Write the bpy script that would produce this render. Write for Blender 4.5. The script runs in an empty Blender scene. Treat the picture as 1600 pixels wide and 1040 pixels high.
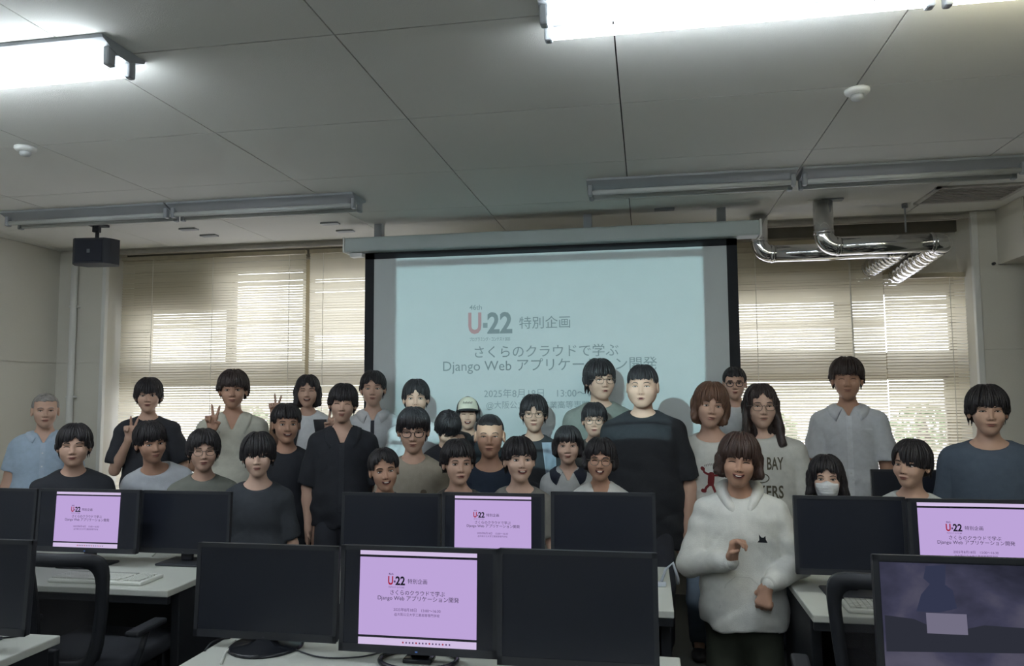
import bpy, bmesh, math, random
import numpy as np
from mathutils import Vector, Matrix
from mathutils.bvhtree import BVHTree

C = bpy.context.scene.collection
SC = bpy.context.scene
PI = math.pi
EYE = 1.52            # camera height above the floor
CEIL = 2.82           # ceiling height

# ------------------------------------------------------------------ camera
F_PX, YAW, PITCH, ROLL = 1181.15, 0.175192, 0.0790147, -0.0066003
cyw, syw, cpt, spt = math.cos(YAW), math.sin(YAW), math.cos(PITCH), math.sin(PITCH)
_right = Vector((cyw, syw, 0)); _f0 = Vector((-syw, cyw, 0)); _u0 = Vector((0, 0, 1))
_fwd = _f0 * cpt + _u0 * spt
_up = _u0 * cpt - _f0 * spt
_r = _right * math.cos(ROLL) + _up * math.sin(ROLL)
_u = _up * math.cos(ROLL) - _right * math.sin(ROLL)
cam = bpy.data.cameras.new('camera'); cam_o = bpy.data.objects.new('camera', cam); C.objects.link(cam_o)
M = Matrix.Identity(4)
for i in range(3):
    M[i][0] = _r[i]; M[i][1] = _u[i]; M[i][2] = -_fwd[i]
M[2][3] = EYE
cam_o.matrix_world = M
cam.sensor_width = 36; cam.lens = F_PX / 1600 * 36; cam.clip_start = 0.05
SC.camera = cam_o

def ray(px, py):
    return _r * ((px - 800) / F_PX) - _u * ((py - 520) / F_PX) + _fwd
def at(px, py, Y):
    """world point on the vertical plane y = Y seen at a photo pixel"""
    d = ray(px, py); return Vector((0, 0, EYE)) + d * (Y / d.y)
def atc(px, py, Zc):
    """world point at camera depth Zc"""
    return Vector((0, 0, EYE)) + ray(px, py) * Zc
def on(px, py, z):
    d = ray(px, py); return Vector((0, 0, EYE)) + d * ((z - EYE) / d.z)

# ------------------------------------------------------------------ colour management, world, sun
SC.view_settings.view_transform = 'Standard'; SC.view_settings.look = 'None'
SC.view_settings.exposure = 0.0; SC.view_settings.gamma = 1.0
SC.view_settings.use_curve_mapping = False
world = bpy.data.worlds.new('world'); SC.world = world; world.use_nodes = True
wn = world.node_tree; wn.nodes.clear()
bg = wn.nodes.new('ShaderNodeBackground'); wo = wn.nodes.new('ShaderNodeOutputWorld')
wtc = wn.nodes.new('ShaderNodeTexCoord'); wsep = wn.nodes.new('ShaderNodeSeparateXYZ'); wr = wn.nodes.new('ShaderNodeValToRGB')
wn.links.new(wtc.outputs['Generated'], wsep.inputs[0]); wn.links.new(wsep.outputs['Z'], wr.inputs[0])
wr.color_ramp.elements[0].position = 0.0; wr.color_ramp.elements[0].color = (0.92, 0.92, 0.90, 1)
wr.color_ramp.elements[1].position = 0.45; wr.color_ramp.elements[1].color = (0.80, 0.81, 1.0, 1)
wn.links.new(wr.outputs[0], bg.inputs['Color']); bg.inputs['Strength'].default_value = 6.4
wn.links.new(bg.outputs[0], wo.inputs[0])
TUBE_POWER = 35.0
PROJ_POWER = 78.0

# ------------------------------------------------------------------ materials
MATS = {}
def lin(c):
    if isinstance(c, (int, float)): c = (c, c, c)
    return tuple(((v / 255) / 12.92 if v / 255 <= .04045 else ((v / 255 + .055) / 1.055) ** 2.4) for v in c)
def mat(name, col, rough=.6, metal=0.0, var=.12, scale=8.0, bump=.0, bscale=60., spec=.4, stretch=None):
    """procedural: principled whose colour is gently varied by noise"""
    if name in MATS: return MATS[name]
    m = bpy.data.materials.new(name); m.use_nodes = True; nt = m.node_tree; b = nt.nodes['Principled BSDF']
    tc = nt.nodes.new('ShaderNodeTexCoord'); n = nt.nodes.new('ShaderNodeTexNoise'); n.inputs['Scale'].default_value = scale
    n.inputs['Detail'].default_value = 4
    src = tc.outputs['Object']
    if stretch:
        mp = nt.nodes.new('ShaderNodeMapping'); mp.inputs['Scale'].default_value = stretch
        nt.links.new(src, mp.inputs[0]); src = mp.outputs[0]
    nt.links.new(src, n.inputs['Vector'])
    cr = nt.nodes.new('ShaderNodeValToRGB'); c = lin(col)
    cr.color_ramp.elements[0].position = .3; cr.color_ramp.elements[1].position = .7
    cr.color_ramp.elements[0].color = (*[v * (1 - var) for v in c], 1)
    cr.color_ramp.elements[1].color = (*[min(1, v * (1 + var)) for v in c], 1)
    nt.links.new(n.outputs['Fac'], cr.inputs[0]); nt.links.new(cr.outputs[0], b.inputs['Base Color'])
    b.inputs['Roughness'].default_value = rough; b.inputs['Metallic'].default_value = metal
    b.inputs['Specular IOR Level'].default_value = spec
    if bump:
        n2 = nt.nodes.new('ShaderNodeTexNoise'); n2.inputs['Scale'].default_value = bscale; nt.links.new(src, n2.inputs['Vector'])
        bp = nt.nodes.new('ShaderNodeBump'); bp.inputs['Strength'].default_value = bump; bp.inputs['Distance'].default_value = .01
        nt.links.new(n2.outputs['Fac'], bp.inputs['Height']); nt.links.new(bp.outputs[0], b.inputs['Normal'])
    MATS[name] = m; return m
def emit(name, col, strength):
    if name in MATS: return MATS[name]
    m = bpy.data.materials.new(name); m.use_nodes = True; nt = m.node_tree; nt.nodes.clear()
    e = nt.nodes.new('ShaderNodeEmission'); o = nt.nodes.new('ShaderNodeOutputMaterial')
    e.inputs[0].default_value = (*lin(col), 1); e.inputs[1].default_value = strength; nt.links.new(e.outputs[0], o.inputs[0])
    MATS[name] = m; return m

# ------------------------------------------------------------------ mesh helpers
class MB:
    def __init__(s): s.v = []; s.f = []; s.m = []
    def quad_box(s, lo, hi, mi=0, T=None):
        x0, y0, z0 = lo; x1, y1, z1 = hi; b = len(s.v)
        pts = [(x0,y0,z0),(x1,y0,z0),(x1,y1,z0),(x0,y1,z0),(x0,y0,z1),(x1,y0,z1),(x1,y1,z1),(x0,y1,z1)]
        s.v += [tuple(T @ Vector(p)) if T else p for p in pts]
        s.f += [tuple(b + i for i in q) for q in ((0,3,2,1),(4,5,6,7),(0,1,5,4),(1,2,6,5),(2,3,7,6),(3,0,4,7))]; s.m += [mi] * 6
        return s
    def rbox(s, lo, hi, r=.004, mi=0, T=None, seg=2):
        """box with rounded edges"""
        bm = bmesh.new(); bmesh.ops.create_cube(bm, size=1)
        for v in bm.verts:
            v.co = Vector([(lo[i] + hi[i]) / 2 + v.co[i] * (hi[i] - lo[i]) for i in range(3)])
        bmesh.ops.bevel(bm, geom=bm.edges[:], offset=r, segments=seg, affect='EDGES', profile=.5)
        s.add_bm(bm, mi, T); return s
    def add_bm(s, bm, mi=0, T=None):
        b = len(s.v); bm.verts.ensure_lookup_table(); bm.verts.index_update()
        s.v += [tuple(T @ v.co) if T else tuple(v.co) for v in bm.verts]
        for f in bm.faces: s.f.append(tuple(b + v.index for v in f.verts)); s.m.append(mi)
        bm.free()
    def tube(s, pts, r, seg=8, mi=0, closed=False, caps=True, flat=None):
        pts = [Vector(p) for p in pts]; n = len(pts); b = len(s.v)
        rr = r if isinstance(r, (list, tuple)) else [r] * n
        prev = None
        for i, p in enumerate(pts):
            if closed: t = pts[(i + 1) % n] - pts[i - 1]
            else: t = pts[min(i + 1, n - 1)] - pts[max(i - 1, 0)]
            t.normalize()
            if prev is None:
                a = Vector((0, 0, 1)) if abs(t.z) < .9 else Vector((1, 0, 0))
                u = t.cross(a).normalized()
            else:
                u = (prev - t * prev.dot(t)).normalized()
            prev = u; w = t.cross(u)
            for k in range(seg):
                an = 2 * PI * k / seg
                s.v.append(tuple(p + u * math.cos(an) * rr[i] + w * math.sin(an) * rr[i] * (flat or 1)))
        m = n if closed else n - 1
        for i in range(m):
            for k in range(seg):
                a0 = b + i * seg + k; a1 = b + i * seg + (k + 1) % seg; j = ((i + 1) % n) * seg
                s.f.append((a0, a1, b + j + (k + 1) % seg, b + j + k)); s.m.append(mi)
        if caps and not closed:
            s.f.append(tuple(b + k for k in range(seg))[::-1]); s.m.append(mi)
            s.f.append(tuple(b + (n - 1) * seg + k for k in range(seg))); s.m.append(mi)
        return s
    def lathe(s, prof, c=(0, 0, 0), seg=24, mi=0, axis='z'):
        b = len(s.v); n = len(prof)
        for r, h in prof:
            for k in range(seg):
                a = 2 * PI * k / seg
                p = (r * math.cos(a), r * math.sin(a), h) if axis == 'z' else ((h, r * math.cos(a), r * math.sin(a)) if axis == 'x' else (r * math.cos(a), h, r * math.sin(a)))
                s.v.append((p[0] + c[0], p[1] + c[1], p[2] + c[2]))
        for i in range(n - 1):
            for k in range(seg):
                s.f.append((b + i * seg + k, b + i * seg + (k + 1) % seg, b + (i + 1) * seg + (k + 1) % seg, b + (i + 1) * seg + k)); s.m.append(mi)
        s.f.append(tuple(b + k for k in range(seg))[::-1]); s.m.append(mi)
        s.f.append(tuple(b + (n - 1) * seg + k for k in range(seg))); s.m.append(mi)
        return s
    def ell(s, c, r, mi=0, nu=10, nv=8, T=None):
        b = len(s.v)
        for j in range(nv + 1):
            th = PI * j / nv
            for i in range(nu):
                ph = 2 * PI * i / nu
                p = Vector((c[0] + r[0] * math.sin(th) * math.cos(ph), c[1] + r[1] * math.sin(th) * math.sin(ph), c[2] + r[2] * math.cos(th)))
                s.v.append(tuple(T @ p) if T else tuple(p))
        for j in range(nv):
            for i in range(nu):
                s.f.append((b + j * nu + i, b + (j + 1) * nu + i, b + (j + 1) * nu + (i + 1) % nu, b + j * nu + (i + 1) % nu)); s.m.append(mi)
        return s
    def build(s, name, mats, parent=None, smooth=False, kind=None, label=None):
        me = bpy.data.meshes.new(name); me.from_pydata(s.v, [], s.f)
        for m in (mats if isinstance(mats, (list, tuple)) else [mats]): me.materials.append(m)
        me.polygons.foreach_set('material_index', s.m)
        if smooth: me.polygons.foreach_set('use_smooth', [True] * len(s.f))
        me.update()
        return link(name, me, parent, kind, label)
def link(name, me, parent=None, kind=None, label=None):
    o = bpy.data.objects.new(name, me); C.objects.link(o)
    if parent: o.parent = parent
    if kind: o['kind'] = kind
    if label: o['label'] = label
    return o
def tag(o, label, cat, group=None):
    o['label'] = label; o['category'] = cat
    if group: o['group'] = group
    return o
def thing(name, label, cat, loc=(0, 0, 0), rz=0, group=None):
    o = bpy.data.objects.new(name, None); C.objects.link(o); o.location = loc; o.rotation_euler = (0, 0, rz)
    o.empty_display_size = .1
    return tag(o, label, cat, group)
def copy_tree(o, parent=None):
    kids = [c for c in C.objects if c.parent == o]
    c = o.copy(); C.objects.link(c)
    if parent: c.parent = parent
    for k in kids: copy_tree(k, c)
    return c
def box(name, lo, hi, m, parent=None, r=.004, kind=None, label=None):
    return MB().rbox(lo, hi, r).build(name, m, parent, kind=kind, label=label)

# ------------------------------------------------------------------ text as mesh
def text_mesh(txt, bold=0.0):
    cu = bpy.data.curves.new('text', 'FONT'); cu.body = txt; cu.size = 1; cu.offset = bold; cu.resolution_u = 3
    o = bpy.data.objects.new('text', cu); C.objects.link(o)
    me = bpy.data.meshes.new_from_object(o)
    v = np.array([tuple(x.co) for x in me.vertices]); f = [tuple(p.vertices) for p in me.polygons]
    bpy.data.objects.remove(o); bpy.data.curves.remove(cu); bpy.data.meshes.remove(me)
    return v, f
def put_text(mb, txt, cx, cz, w, h=None, mi=0, bold=0., y=0):
    """write txt into mesh builder mb, centred at (cx, cz) with width w (height follows, or h)"""
    v, f = text_mesh(txt, bold)
    lo = v.min(0); hi = v.max(0); sx = w / (hi[0] - lo[0]); sz = sx if h is None else h / (hi[1] - lo[1])
    b = len(mb.v); c = (lo + hi) / 2
    mb.v += [((p[0] - c[0]) * sx + cx, y, (p[1] - c[1]) * sz + cz) for p in v]
    for q in f: mb.f.append(tuple(b + i for i in q)); mb.m.append(mi)
def slide_lines(w):
    """the slide's lettering in a 4:3 frame of width w, origin at its top left corner, facing -y; 0 dark, 1 red, 2 mid grey"""
    W = w; out = []
    def t(name, rows):
        mb = MB()
        for s, u, v, ww, h, mi, bold in rows: put_text(mb, s, u * W, -v * .75 * W, ww * W, None if h is None else h * .75 * W, mi, bold)
        out.append((name, mb))
    t('logo_lettering', [('46th', .273, .245, .042, .022, 2, .01), ('U', .270, .315, .044, .094, 1, .03), ('-', .305, .325, .015, .022, 2, .02), ('22', .353, .315, .083, .094, 0, .03)])
    t('logo_caption', [('プログラミング・コンテスト2025', .320, .385, .135, .018, 2, .02)])
    t('heading_lettering', [('特別企画', .500, .317, .165, None, 0, 0)])
    t('title_line', [('さくらのクラウドで学ぶ', .502, .440, .465, None, 0, 0)])
    t('title_line', [('Django Web アプリケーション開発', .508, .503, .69, None, 0, 0)])
    t('date_line', [('2025年8月18日　13:00～16:30', .50, .620, .40, None, 2, 0)])
    t('place_line', [('@大阪公立大学工業高等専門学校', .50, .672, .385, None, 2, 0)])
    return out
# ================================================================== THE ROOM
plaster = mat('plaster_wall', (214, 211, 200), .85, var=.02, scale=1.5, bump=.08, bscale=120)
ceil_m = mat('ceiling_board', (226, 225, 218), .9, var=.02, scale=1.2, bump=.15, bscale=200)
gap_m = mat('dark_joint_gap', (70, 68, 64), .9)  # dark grey of the backing slab, showing in the joints
floor_m = mat('floor_vinyl', (74, 78, 76), .5, var=.15, scale=3)
white_m = mat('white_enamel', (225, 225, 220), .4, var=.02)
frame_m = mat('window_aluminium', (150, 140, 118), .5, var=.04)
beige_board = mat('beige_window_board', (176, 166, 142), .8, var=.05)
black_m = mat('black_plastic', (48, 50, 56), .5, var=.08)  # black lifted in colour to stand in for lens haze
blackgloss = mat('dark_glossy_panel', (30, 32, 37), .22, var=.05)
XL, XR, YB, YF = -5.2, 4.9, -3.2, 5.95
YW = 6.32     # window plane at the back of the deep reveal
WL, WR = -4.72, 2.36   # reveal sides

def struct(name, mb, m, parent=None, smooth=False):
    if name.startswith('wall_'): mb.v = [(v[0], v[1], CEIL + .14 if abs(v[2] - CEIL) < 1e-6 else v[2]) for v in mb.v]   # walls run up past the ceiling boards
    return mb.build(name, m, parent, smooth, kind='structure' if parent is None else None)

struct('floor', MB().quad_box((XL, YB, -.1), (XR, YF + .5, 0)), floor_m)
# ceiling: backing slab, boards laid in a grid as parts
ceiling = struct('ceiling', MB().quad_box((XL, YB, CEIL + .012), (XR, YF, CEIL + .15)), gap_m)
gx = [-.09 + 1.0 * i for i in range(-6, 6)]; gy = [-3.52 + .86 * i for i in range(0, 12)]
pan = None
for i in range(len(gx) - 1):
    for j in range(len(gy) - 1):
        x0, x1 = max(gx[i], XL), min(gx[i + 1], XR); y0, y1 = max(gy[j], YB), min(gy[j + 1], YF)
        if x1 - x0 < .05 or y1 - y0 < .05: continue
        g = .003
        MB().quad_box((x0 + g, y0 + g, CEIL), (x1 - g, y1 - g, CEIL + .014)).build('ceiling_board', ceil_m, ceiling)
# left wall as big boards with a recessed horizontal joint at eye height
def boarded(name, lo, hi, axis, joint_z, cuts, face):
    """a wall slab with flat boards in front; axis 'x' = board runs along x; face = +-1 side it sticks out"""
    w = struct(name, MB().quad_box(lo, hi), gap_m if False else plaster)
    a0, a1 = (lo[0], hi[0]) if axis == 'x' else (lo[1], hi[1])
    cs = [a0] + [c for c in cuts if a0 < c < a1] + [a1]
    for i in range(len(cs) - 1):
        for z0, z1 in ((0, joint_z), (joint_z, CEIL)):
            g = .004
            if axis == 'x':
                yf = lo[1] if face < 0 else hi[1]
                MB().quad_box((cs[i] + g, min(yf, yf + face * .012), z0 + g), (cs[i + 1] - g, max(yf, yf + face * .012), z1 - g)).build('wall_board', plaster, w)
            else:
                xf = lo[0] if face < 0 else hi[0]
                MB().quad_box((min(xf, xf + face * .012), cs[i] + g, z0 + g), (max(xf, xf + face * .012), cs[i + 1] - g, z1 - g)).build('wall_board', plaster, w)
    return w
JZ = at(60, 568, 5.9).z
boarded('wall_left', (XL - .2, YB, 0), (XL, YF, CEIL), 'y', JZ, [-1.4, .4, 2.2, 4.1], 1)
boarded('wall_right', (XR, YB, 0), (XR + .2, YF, CEIL), 'y', JZ, [-1.4, .4, 2.2, 4.1], -1)
struct('wall_front', MB().quad_box((XL, YB - .2, 0), (XR, YB, CEIL)), plaster)
boarded('wall_back_left', (XL, YF, 0), (WL, YF + .5, CEIL), 'x', JZ, [], -1)
boarded('wall_back_right', (WR, YF, 0), (XR, YF + .5, CEIL), 'x', JZ, [WR + 1.2], -1)
# right pillar stepping forward at the frame's edge
boarded('wall_back_pillar', (at(1592, 345, 5.6).x, 5.55, 2.42), (XR, YF, CEIL), 'x', JZ, [], -1)
# back wall behind the window recess (the wall that holds the windows)
SILL = .62
wb = MB()
WIN_TOP = 2.60
wins = []  # openings x0,x1,z0,z1
def opening(px0, px1, pz0, pz1):
    a = at(px0, pz0, YW); b = at(px1, pz1, YW); return (a.x, b.x, b.z, a.z)
L1 = opening(228, 352, 484, 568); L2 = opening(362, 472, 421, 568); LL = opening(186, 472, 601, 790)
BX = (at(484, 450, YW).x, -1.7)
R1 = opening(1150, 1312, 457, 552); R2 = opening(1328, 1492, 457, 552); RL = opening(1150, 1494, 591, 800)
r0x = .45
ops = [('A', L1[0], L1[1], L1[2], L1[3]), ('B', L2[0], L2[1], L2[2], L2[3]), ('C', LL[0], LL[1], SILL, LL[3]),
       ('D', BX[0], BX[1], L2[2], 2.60), ('E', BX[0], BX[1], SILL, LL[3]),
       ('F', r0x, R1[1], R1[2], R1[3]), ('G', R2[0], R2[1], R2[2], R2[3]), ('H', r0x, RL[1], SILL, RL[3])]
# rasterise the wall around the openings on a rectilinear grid of blocks
xs = sorted(set([WL - .02, WR + .02] + [o[1] for o in ops] + [o[2] for o in ops])); zs = sorted(set([0, CEIL] + [o[3] for o in ops] + [o[4] for o in ops]))
for j in range(len(zs) - 1):
    run = None
    for i in range(len(xs) - 1):
        cx, cz = (xs[i] + xs[i + 1]) / 2, (zs[j] + zs[j + 1]) / 2
        solid = not any(o[1] < cx < o[2] and o[3] < cz < o[4] for o in ops)
        if solid and run is None: run = xs[i]
        if (not solid or i == len(xs) - 2) and run is not None:
            wb.quad_box((run, YW, zs[j]), (xs[i + 1] if solid else xs[i], YW + .12, zs[j + 1])); run = None
struct('wall_back', wb, beige_board)
# sash frames and panes in each opening
gl = bpy.data.materials.new('window_glass'); gl.use_nodes = True; nt = gl.node_tree; nt.nodes.clear()
tr = nt.nodes.new('ShaderNodeBsdfTransparent'); gs = nt.nodes.new('ShaderNodeBsdfGlossy'); gs.inputs['Roughness'].default_value = .03
mx = nt.nodes.new('ShaderNodeMixShader'); fr = nt.nodes.new('ShaderNodeFresnel'); fr.inputs[0].default_value = 1.3
ou = nt.nodes.new('ShaderNodeOutputMaterial'); tr.inputs[0].default_value = (.93, .95, .95, 1)
nt.links.new(fr.outputs[0], mx.inputs[0]); nt.links.new(tr.outputs[0], mx.inputs[1]); nt.links.new(gs.outputs[0], mx.inputs[2]); nt.links.new(mx.outputs[0], ou.inputs[0])
for n, (k, x0, x1, z0, z1) in enumerate(ops):
    t = .018
    mb = MB()
    for lo, hi in (((x0, YW + .03, z0), (x0 + t, YW + .07, z1)), ((x1 - t, YW + .03, z0), (x1, YW + .07, z1)),
                   ((x0, YW + .03, z0), (x1, YW + .07, z0 + t)), ((x0, YW + .03, z1 - t), (x1, YW + .07, z1))): mb.quad_box(lo, hi)
    w = struct('window_%d' % (n + 1), mb, frame_m)
    MB().quad_box((x0 + t, YW + .047, z0 + t), (x1 - t, YW + .051, z1 - t)).build('pane', gl, w)
# reveal top lintel / curtain box and sill
struct('trim_1', MB().quad_box((WL, YF + .0, CEIL - .005), (WR, YF + .5, CEIL + .1)), plaster)
zc = at(300, 402, 6.0).z
struct('trim_2', MB().quad_box((WL, YF + .26, zc), (WR, YF + .5, CEIL - .005)), mat('lintel_grey', (120, 116, 106), .8))
struct('trim_3', MB().quad_box((WL, YF + .0, CEIL - .045), (WR, YF + .03, CEIL - .006)), mat('curtain_rail_trim', (165, 160, 150), .6))
struct('window_sill', MB().rbox((WL, YF - .03, SILL - .05), (WR, YF + .4, SILL), .006), white_m)
struct('trim_4', MB().quad_box((WL, YF + .01, 0), (WR, YF + .3, SILL - .05)), plaster)
# white edge strips of the reveal
struct('trim_5', MB().rbox((WL - .03, YF - .02, 0), (WL + .008, YF + .02, CEIL - .005), .004), white_m)
struct('trim_6', MB().rbox((WR - .008, YF - .02, 0), (WR + .035, YF + .02, CEIL - .005), .004), white_m)
struct('baseboard_left', MB().quad_box((XL + .012, YB, 0), (XL + .03, YF, .08)), black_m)

# white conduit on the left part of the back wall
pt = at(117, 400, YF - .05); pb_ = at(110, 600, YF - .05); xc = (pt.x + pb_.x) / 2
mb = MB().tube([(xc, YF - .045, 0.02), (xc, YF - .045, CEIL - .02)], .028, 12)
for z in (.6, 1.5, 2.3): mb.rbox((xc - .045, YF - .05, z), (xc + .045, YF - .014, z + .02), .003)
tag(mb.build('conduit_pipe', white_m, None, True), 'white vertical pipe running up the back wall in the left corner', 'pipe')

# ------------------------------------------------------------------ blinds
sl = bpy.data.materials.new('blind_slat'); sl.use_nodes = True; nt = sl.node_tree; nt.nodes.clear()
d1 = nt.nodes.new('ShaderNodeBsdfDiffuse'); d2 = nt.nodes.new('ShaderNodeBsdfTranslucent'); mx = nt.nodes.new('ShaderNodeMixShader'); ou = nt.nodes.new('ShaderNodeOutputMaterial')
nz = nt.nodes.new('ShaderNodeTexNoise'); nz.inputs['Scale'].default_value = 3; cr = nt.nodes.new('ShaderNodeValToRGB')
cr.color_ramp.elements[0].color = (*lin((222, 215, 194)), 1); cr.color_ramp.elements[1].color = (*lin((230, 224, 206)), 1)
nt.links.new(nz.outputs['Fac'], cr.inputs[0]); nt.links.new(cr.outputs[0], d1.inputs[0]); nt.links.new(cr.outputs[0], d2.inputs[0])
mx.inputs[0].default_value = .45; nt.links.new(d1.outputs[0], mx.inputs[1]); nt.links.new(d2.outputs[0], mx.inputs[2]); nt.links.new(mx.outputs[0], ou.inputs[0])
cord_m = mat('blind_cord', (232, 228, 215), .6)
def blind(x0, x1, ztop, zbot, Y, tilt, label, cords, seed=0):
    t = thing('venetian_blind', label, 'blind', ((x0 + x1) / 2, Y, ztop)); hw = (x1 - x0) / 2
    MB().rbox((-hw, -.02, -.035), (hw, .02, 0), .003).build('head_rail', mat('beige_rail', (200, 190, 165), .5), t)
    mb = MB(); rnd = random.Random(seed); z = -.05; H = ztop - zbot
    dy, dz = math.cos(tilt) * .0125, math.sin(tilt) * .0125
    while z > -H + .02:
        a = rnd.uniform(-.0008, .0008); w = rnd.uniform(-.0015, .0015); b = len(mb.v)
        cdy, cdz = dz * .16, dy * .16
        for x in (-hw, -hw / 3, hw / 3, hw):
            zz = z + (a if x > 0 else -a)
            mb.v += [(x, -dy, zz + dz + w), (x, -cdy, zz + cdz * 1), (x, dy, zz - dz - w)]
        for i in range(3):
            p = b + i * 3
            mb.f += [(p, p + 3, p + 4, p + 1), (p + 1, p + 4, p + 5, p + 2)]; mb.m += [0, 0]
        z -= .0225
    mb.build('slats', sl, t, True, kind='stuff')
    MB().rbox((-hw, -.013, -H), (hw, .013, -H + .018), .003).build('bottom_rail', mat('beige_rail', (200, 190, 165), .5), t)
    for cx in cords:
        MB().tube([(cx - (x0 + x1) / 2, -.016, -.03), (cx - (x0 + x1) / 2, -.016, -H)], .0025, 6).build('ladder_cord', cord_m, t)
    return t
YBL = 6.12
def X(px, py): return at(px, py, YBL).x
blind(WL + .03, X(478, 450), at(300, 398, YBL).z, SILL + .02, YBL, .85, 'wide beige venetian blind on the left, beside the left corner', [X(240, 450), X(332, 520), X(453, 450)], 1)
blind(X(484, 450), -1.3, at(300, 398, YBL).z, SILL + .02, YBL, 1.0, 'narrow beige venetian blind just left of the projection screen', [X(506, 450)], 2)
blind(.2, 1.79, at(1170, 400, YBL).z + .06, SILL + .02, YBL, .85, 'beige venetian blind just right of the projection screen, under the ducts', [X(1181, 470), X(1329, 470)], 3)
blind(1.795, X(1513, 500), at(1450, 427, YBL).z, SILL + .02, YBL, .85, 'narrow beige venetian blind at the far right, hung lower below the duct ends', [X(1484, 470)], 4)
a = at(1329, 458, YBL - .03); b = at(1335, 560, YBL - .03); bl3 = C.objects['venetian_blind.002']
MB().tube([a - bl3.location, b - bl3.location], .006, 6).tube([a - bl3.location, Vector((a.x - bl3.location.x, 0, -.02))], .002, 5).build('tilt_wand', cord_m, bl3)

# outside: ground made pale to bounce daylight onto the ceiling, and trees seen through the slats
struct('ground_outside', MB().quad_box((-60, 6.9, -.3), (60, 120, -.2)), mat('ground_pale', (212, 208, 200), .9))
def tree(x, y, s, seed, label):
    t = thing('tree', label, 'tree', (x, y, -.2))
    MB().tube([(0, 0, 0), (.05, 0, s * .5), (0, .1, s * .9)], [.2, .15, .06], 8).build('trunk', mat('bark', (90, 80, 70), .9), t, True)
    rnd = random.Random(seed); mb = MB()
    for i in range(420):
        a = rnd.uniform(0, 2 * PI); u = rnd.uniform(-1, 1); r = rnd.uniform(.55, 1) ** .5
        c = Vector((math.cos(a) * math.sqrt(1 - u * u) * r * s * .45, math.sin(a) * math.sqrt(1 - u * u) * r * s * .45, s * .68 + u * r * s * .35))
        T = Matrix.Translation(c) @ Matrix.Rotation(rnd.uniform(0, 6), 4, Vector((rnd.random(), rnd.random(), rnd.random() + .1)).normalized())
        mb.ell((0, 0, 0), (s * .045, s * .03, s * .012), 0, 6, 4, T)
    mb.build('foliage', mat('leaves', (120, 135, 98), .8, var=.4, scale=2), t, False, kind='stuff')
tree(-6.5, 15, 1.4, 1, 'green tree outside low behind the left blind'); tree(-9.5, 17, 1.4, 2, 'green tree outside furthest left behind the left blind')
tree(2.2, 15, 1.35, 3, 'green tree outside low behind the right blinds'); tree(5.6, 17, 1.4, 4, 'green tree outside furthest right behind the right blinds')

# ------------------------------------------------------------------ fluorescent fixtures
tube_on = emit('lit_tube', (236, 246, 255), TUBE_POWER)
tube_off = mat('unlit_tube', (205, 208, 205), .25, var=.02)
tray_m = mat('fixture_enamel', (158, 162, 165), .35, var=.02)
def fixture(x0, x1, Y, lit, label, group=None, warm=False):
    t = thing('ceiling_lamp', label, 'lamp', ((x0 + x1) / 2, Y, CEIL), 0, group); h = (x1 - x0) / 2 - .004
    # tray: a shallow trapezoid body
    mb = MB(); prof = [(-.12, 0), (-.116, -.012), (-.03, -.045), (.03, -.045), (.116, -.012), (.12, 0)]; b = len(mb.v)
    for x in (-h, h):
        for y, z in prof: mb.v.append((x, y, z))
    n = len(prof)
    for i in range(n - 1): mb.f.append((b + i, b + i + 1, b + n + i + 1, b + n + i)); mb.m.append(0)
    mb.f.append(tuple(range(b, b + n))); mb.m.append(0); mb.f.append(tuple(range(b + 2 * n - 1, b + n - 1, -1))); mb.m.append(0)
    mb.f.append((b, b + n, b + 2 * n - 1, b + n - 1)); mb.m.append(0)
    mb.build('tray', tray_m, t)
    for s in (-1, 1):
        for e in (-1, 1):
            MB().rbox((e * (h - .018) - .014, s * .056 - .02, -.095), (e * (h - .018) + .014, s * .056 + .02, -.018), .008).build('lamp_holder', tray_m, t)
        MB().tube([(-h + .03, s * .056, -.072), (h - .03, s * .056, -.072)], .0165, 12).build('tube', lit if lit else tube_off, t, True)
    return t
xr0 = on(845, 60, CEIL).x
NR = 2.45
fixture(-1.90 - 1.27, -1.90, NR, tube_on, 'lit twin tube lamp at the upper left corner of the picture')
fixture(-1.90 - 2.54, -1.90 - 1.27, NR, tube_on, 'lit twin tube lamp continuing beyond the left edge')
fixture(-.33, .93, NR, tube_on, 'lit twin tube lamp at the top right of centre')
tube_warm = emit('lit_tube_warm', (255, 250, 222), TUBE_POWER * .7)
fixture(.94, 2.2, NR, tube_warm, 'warmer lit twin tube lamp at the upper right corner of the picture')
FRY = 4.66
fixture(-4.48, -3.19, FRY, None, 'unlit twin tube lamp furthest left near the black speaker')
fixture(-3.18, -1.84, FRY, None, 'unlit twin tube lamp on the left, beside the end of the screen case')
fixture(-.34, .90, FRY, None, 'unlit twin tube lamp above the right half of the screen')
fixture(.92, 2.13, FRY, None, 'unlit twin tube lamp at the right above the silver ducts')
for Y, wy in ((.62, 'just above the camera'), (-1.4, 'behind the camera')):
    for x0, wx in ((-3.17, 'to the left'), (-.33, 'to the right')): fixture(x0, x0 + 1.26, Y, tube_on, 'lit twin tube lamp ' + wy + ', ' + wx)

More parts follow.
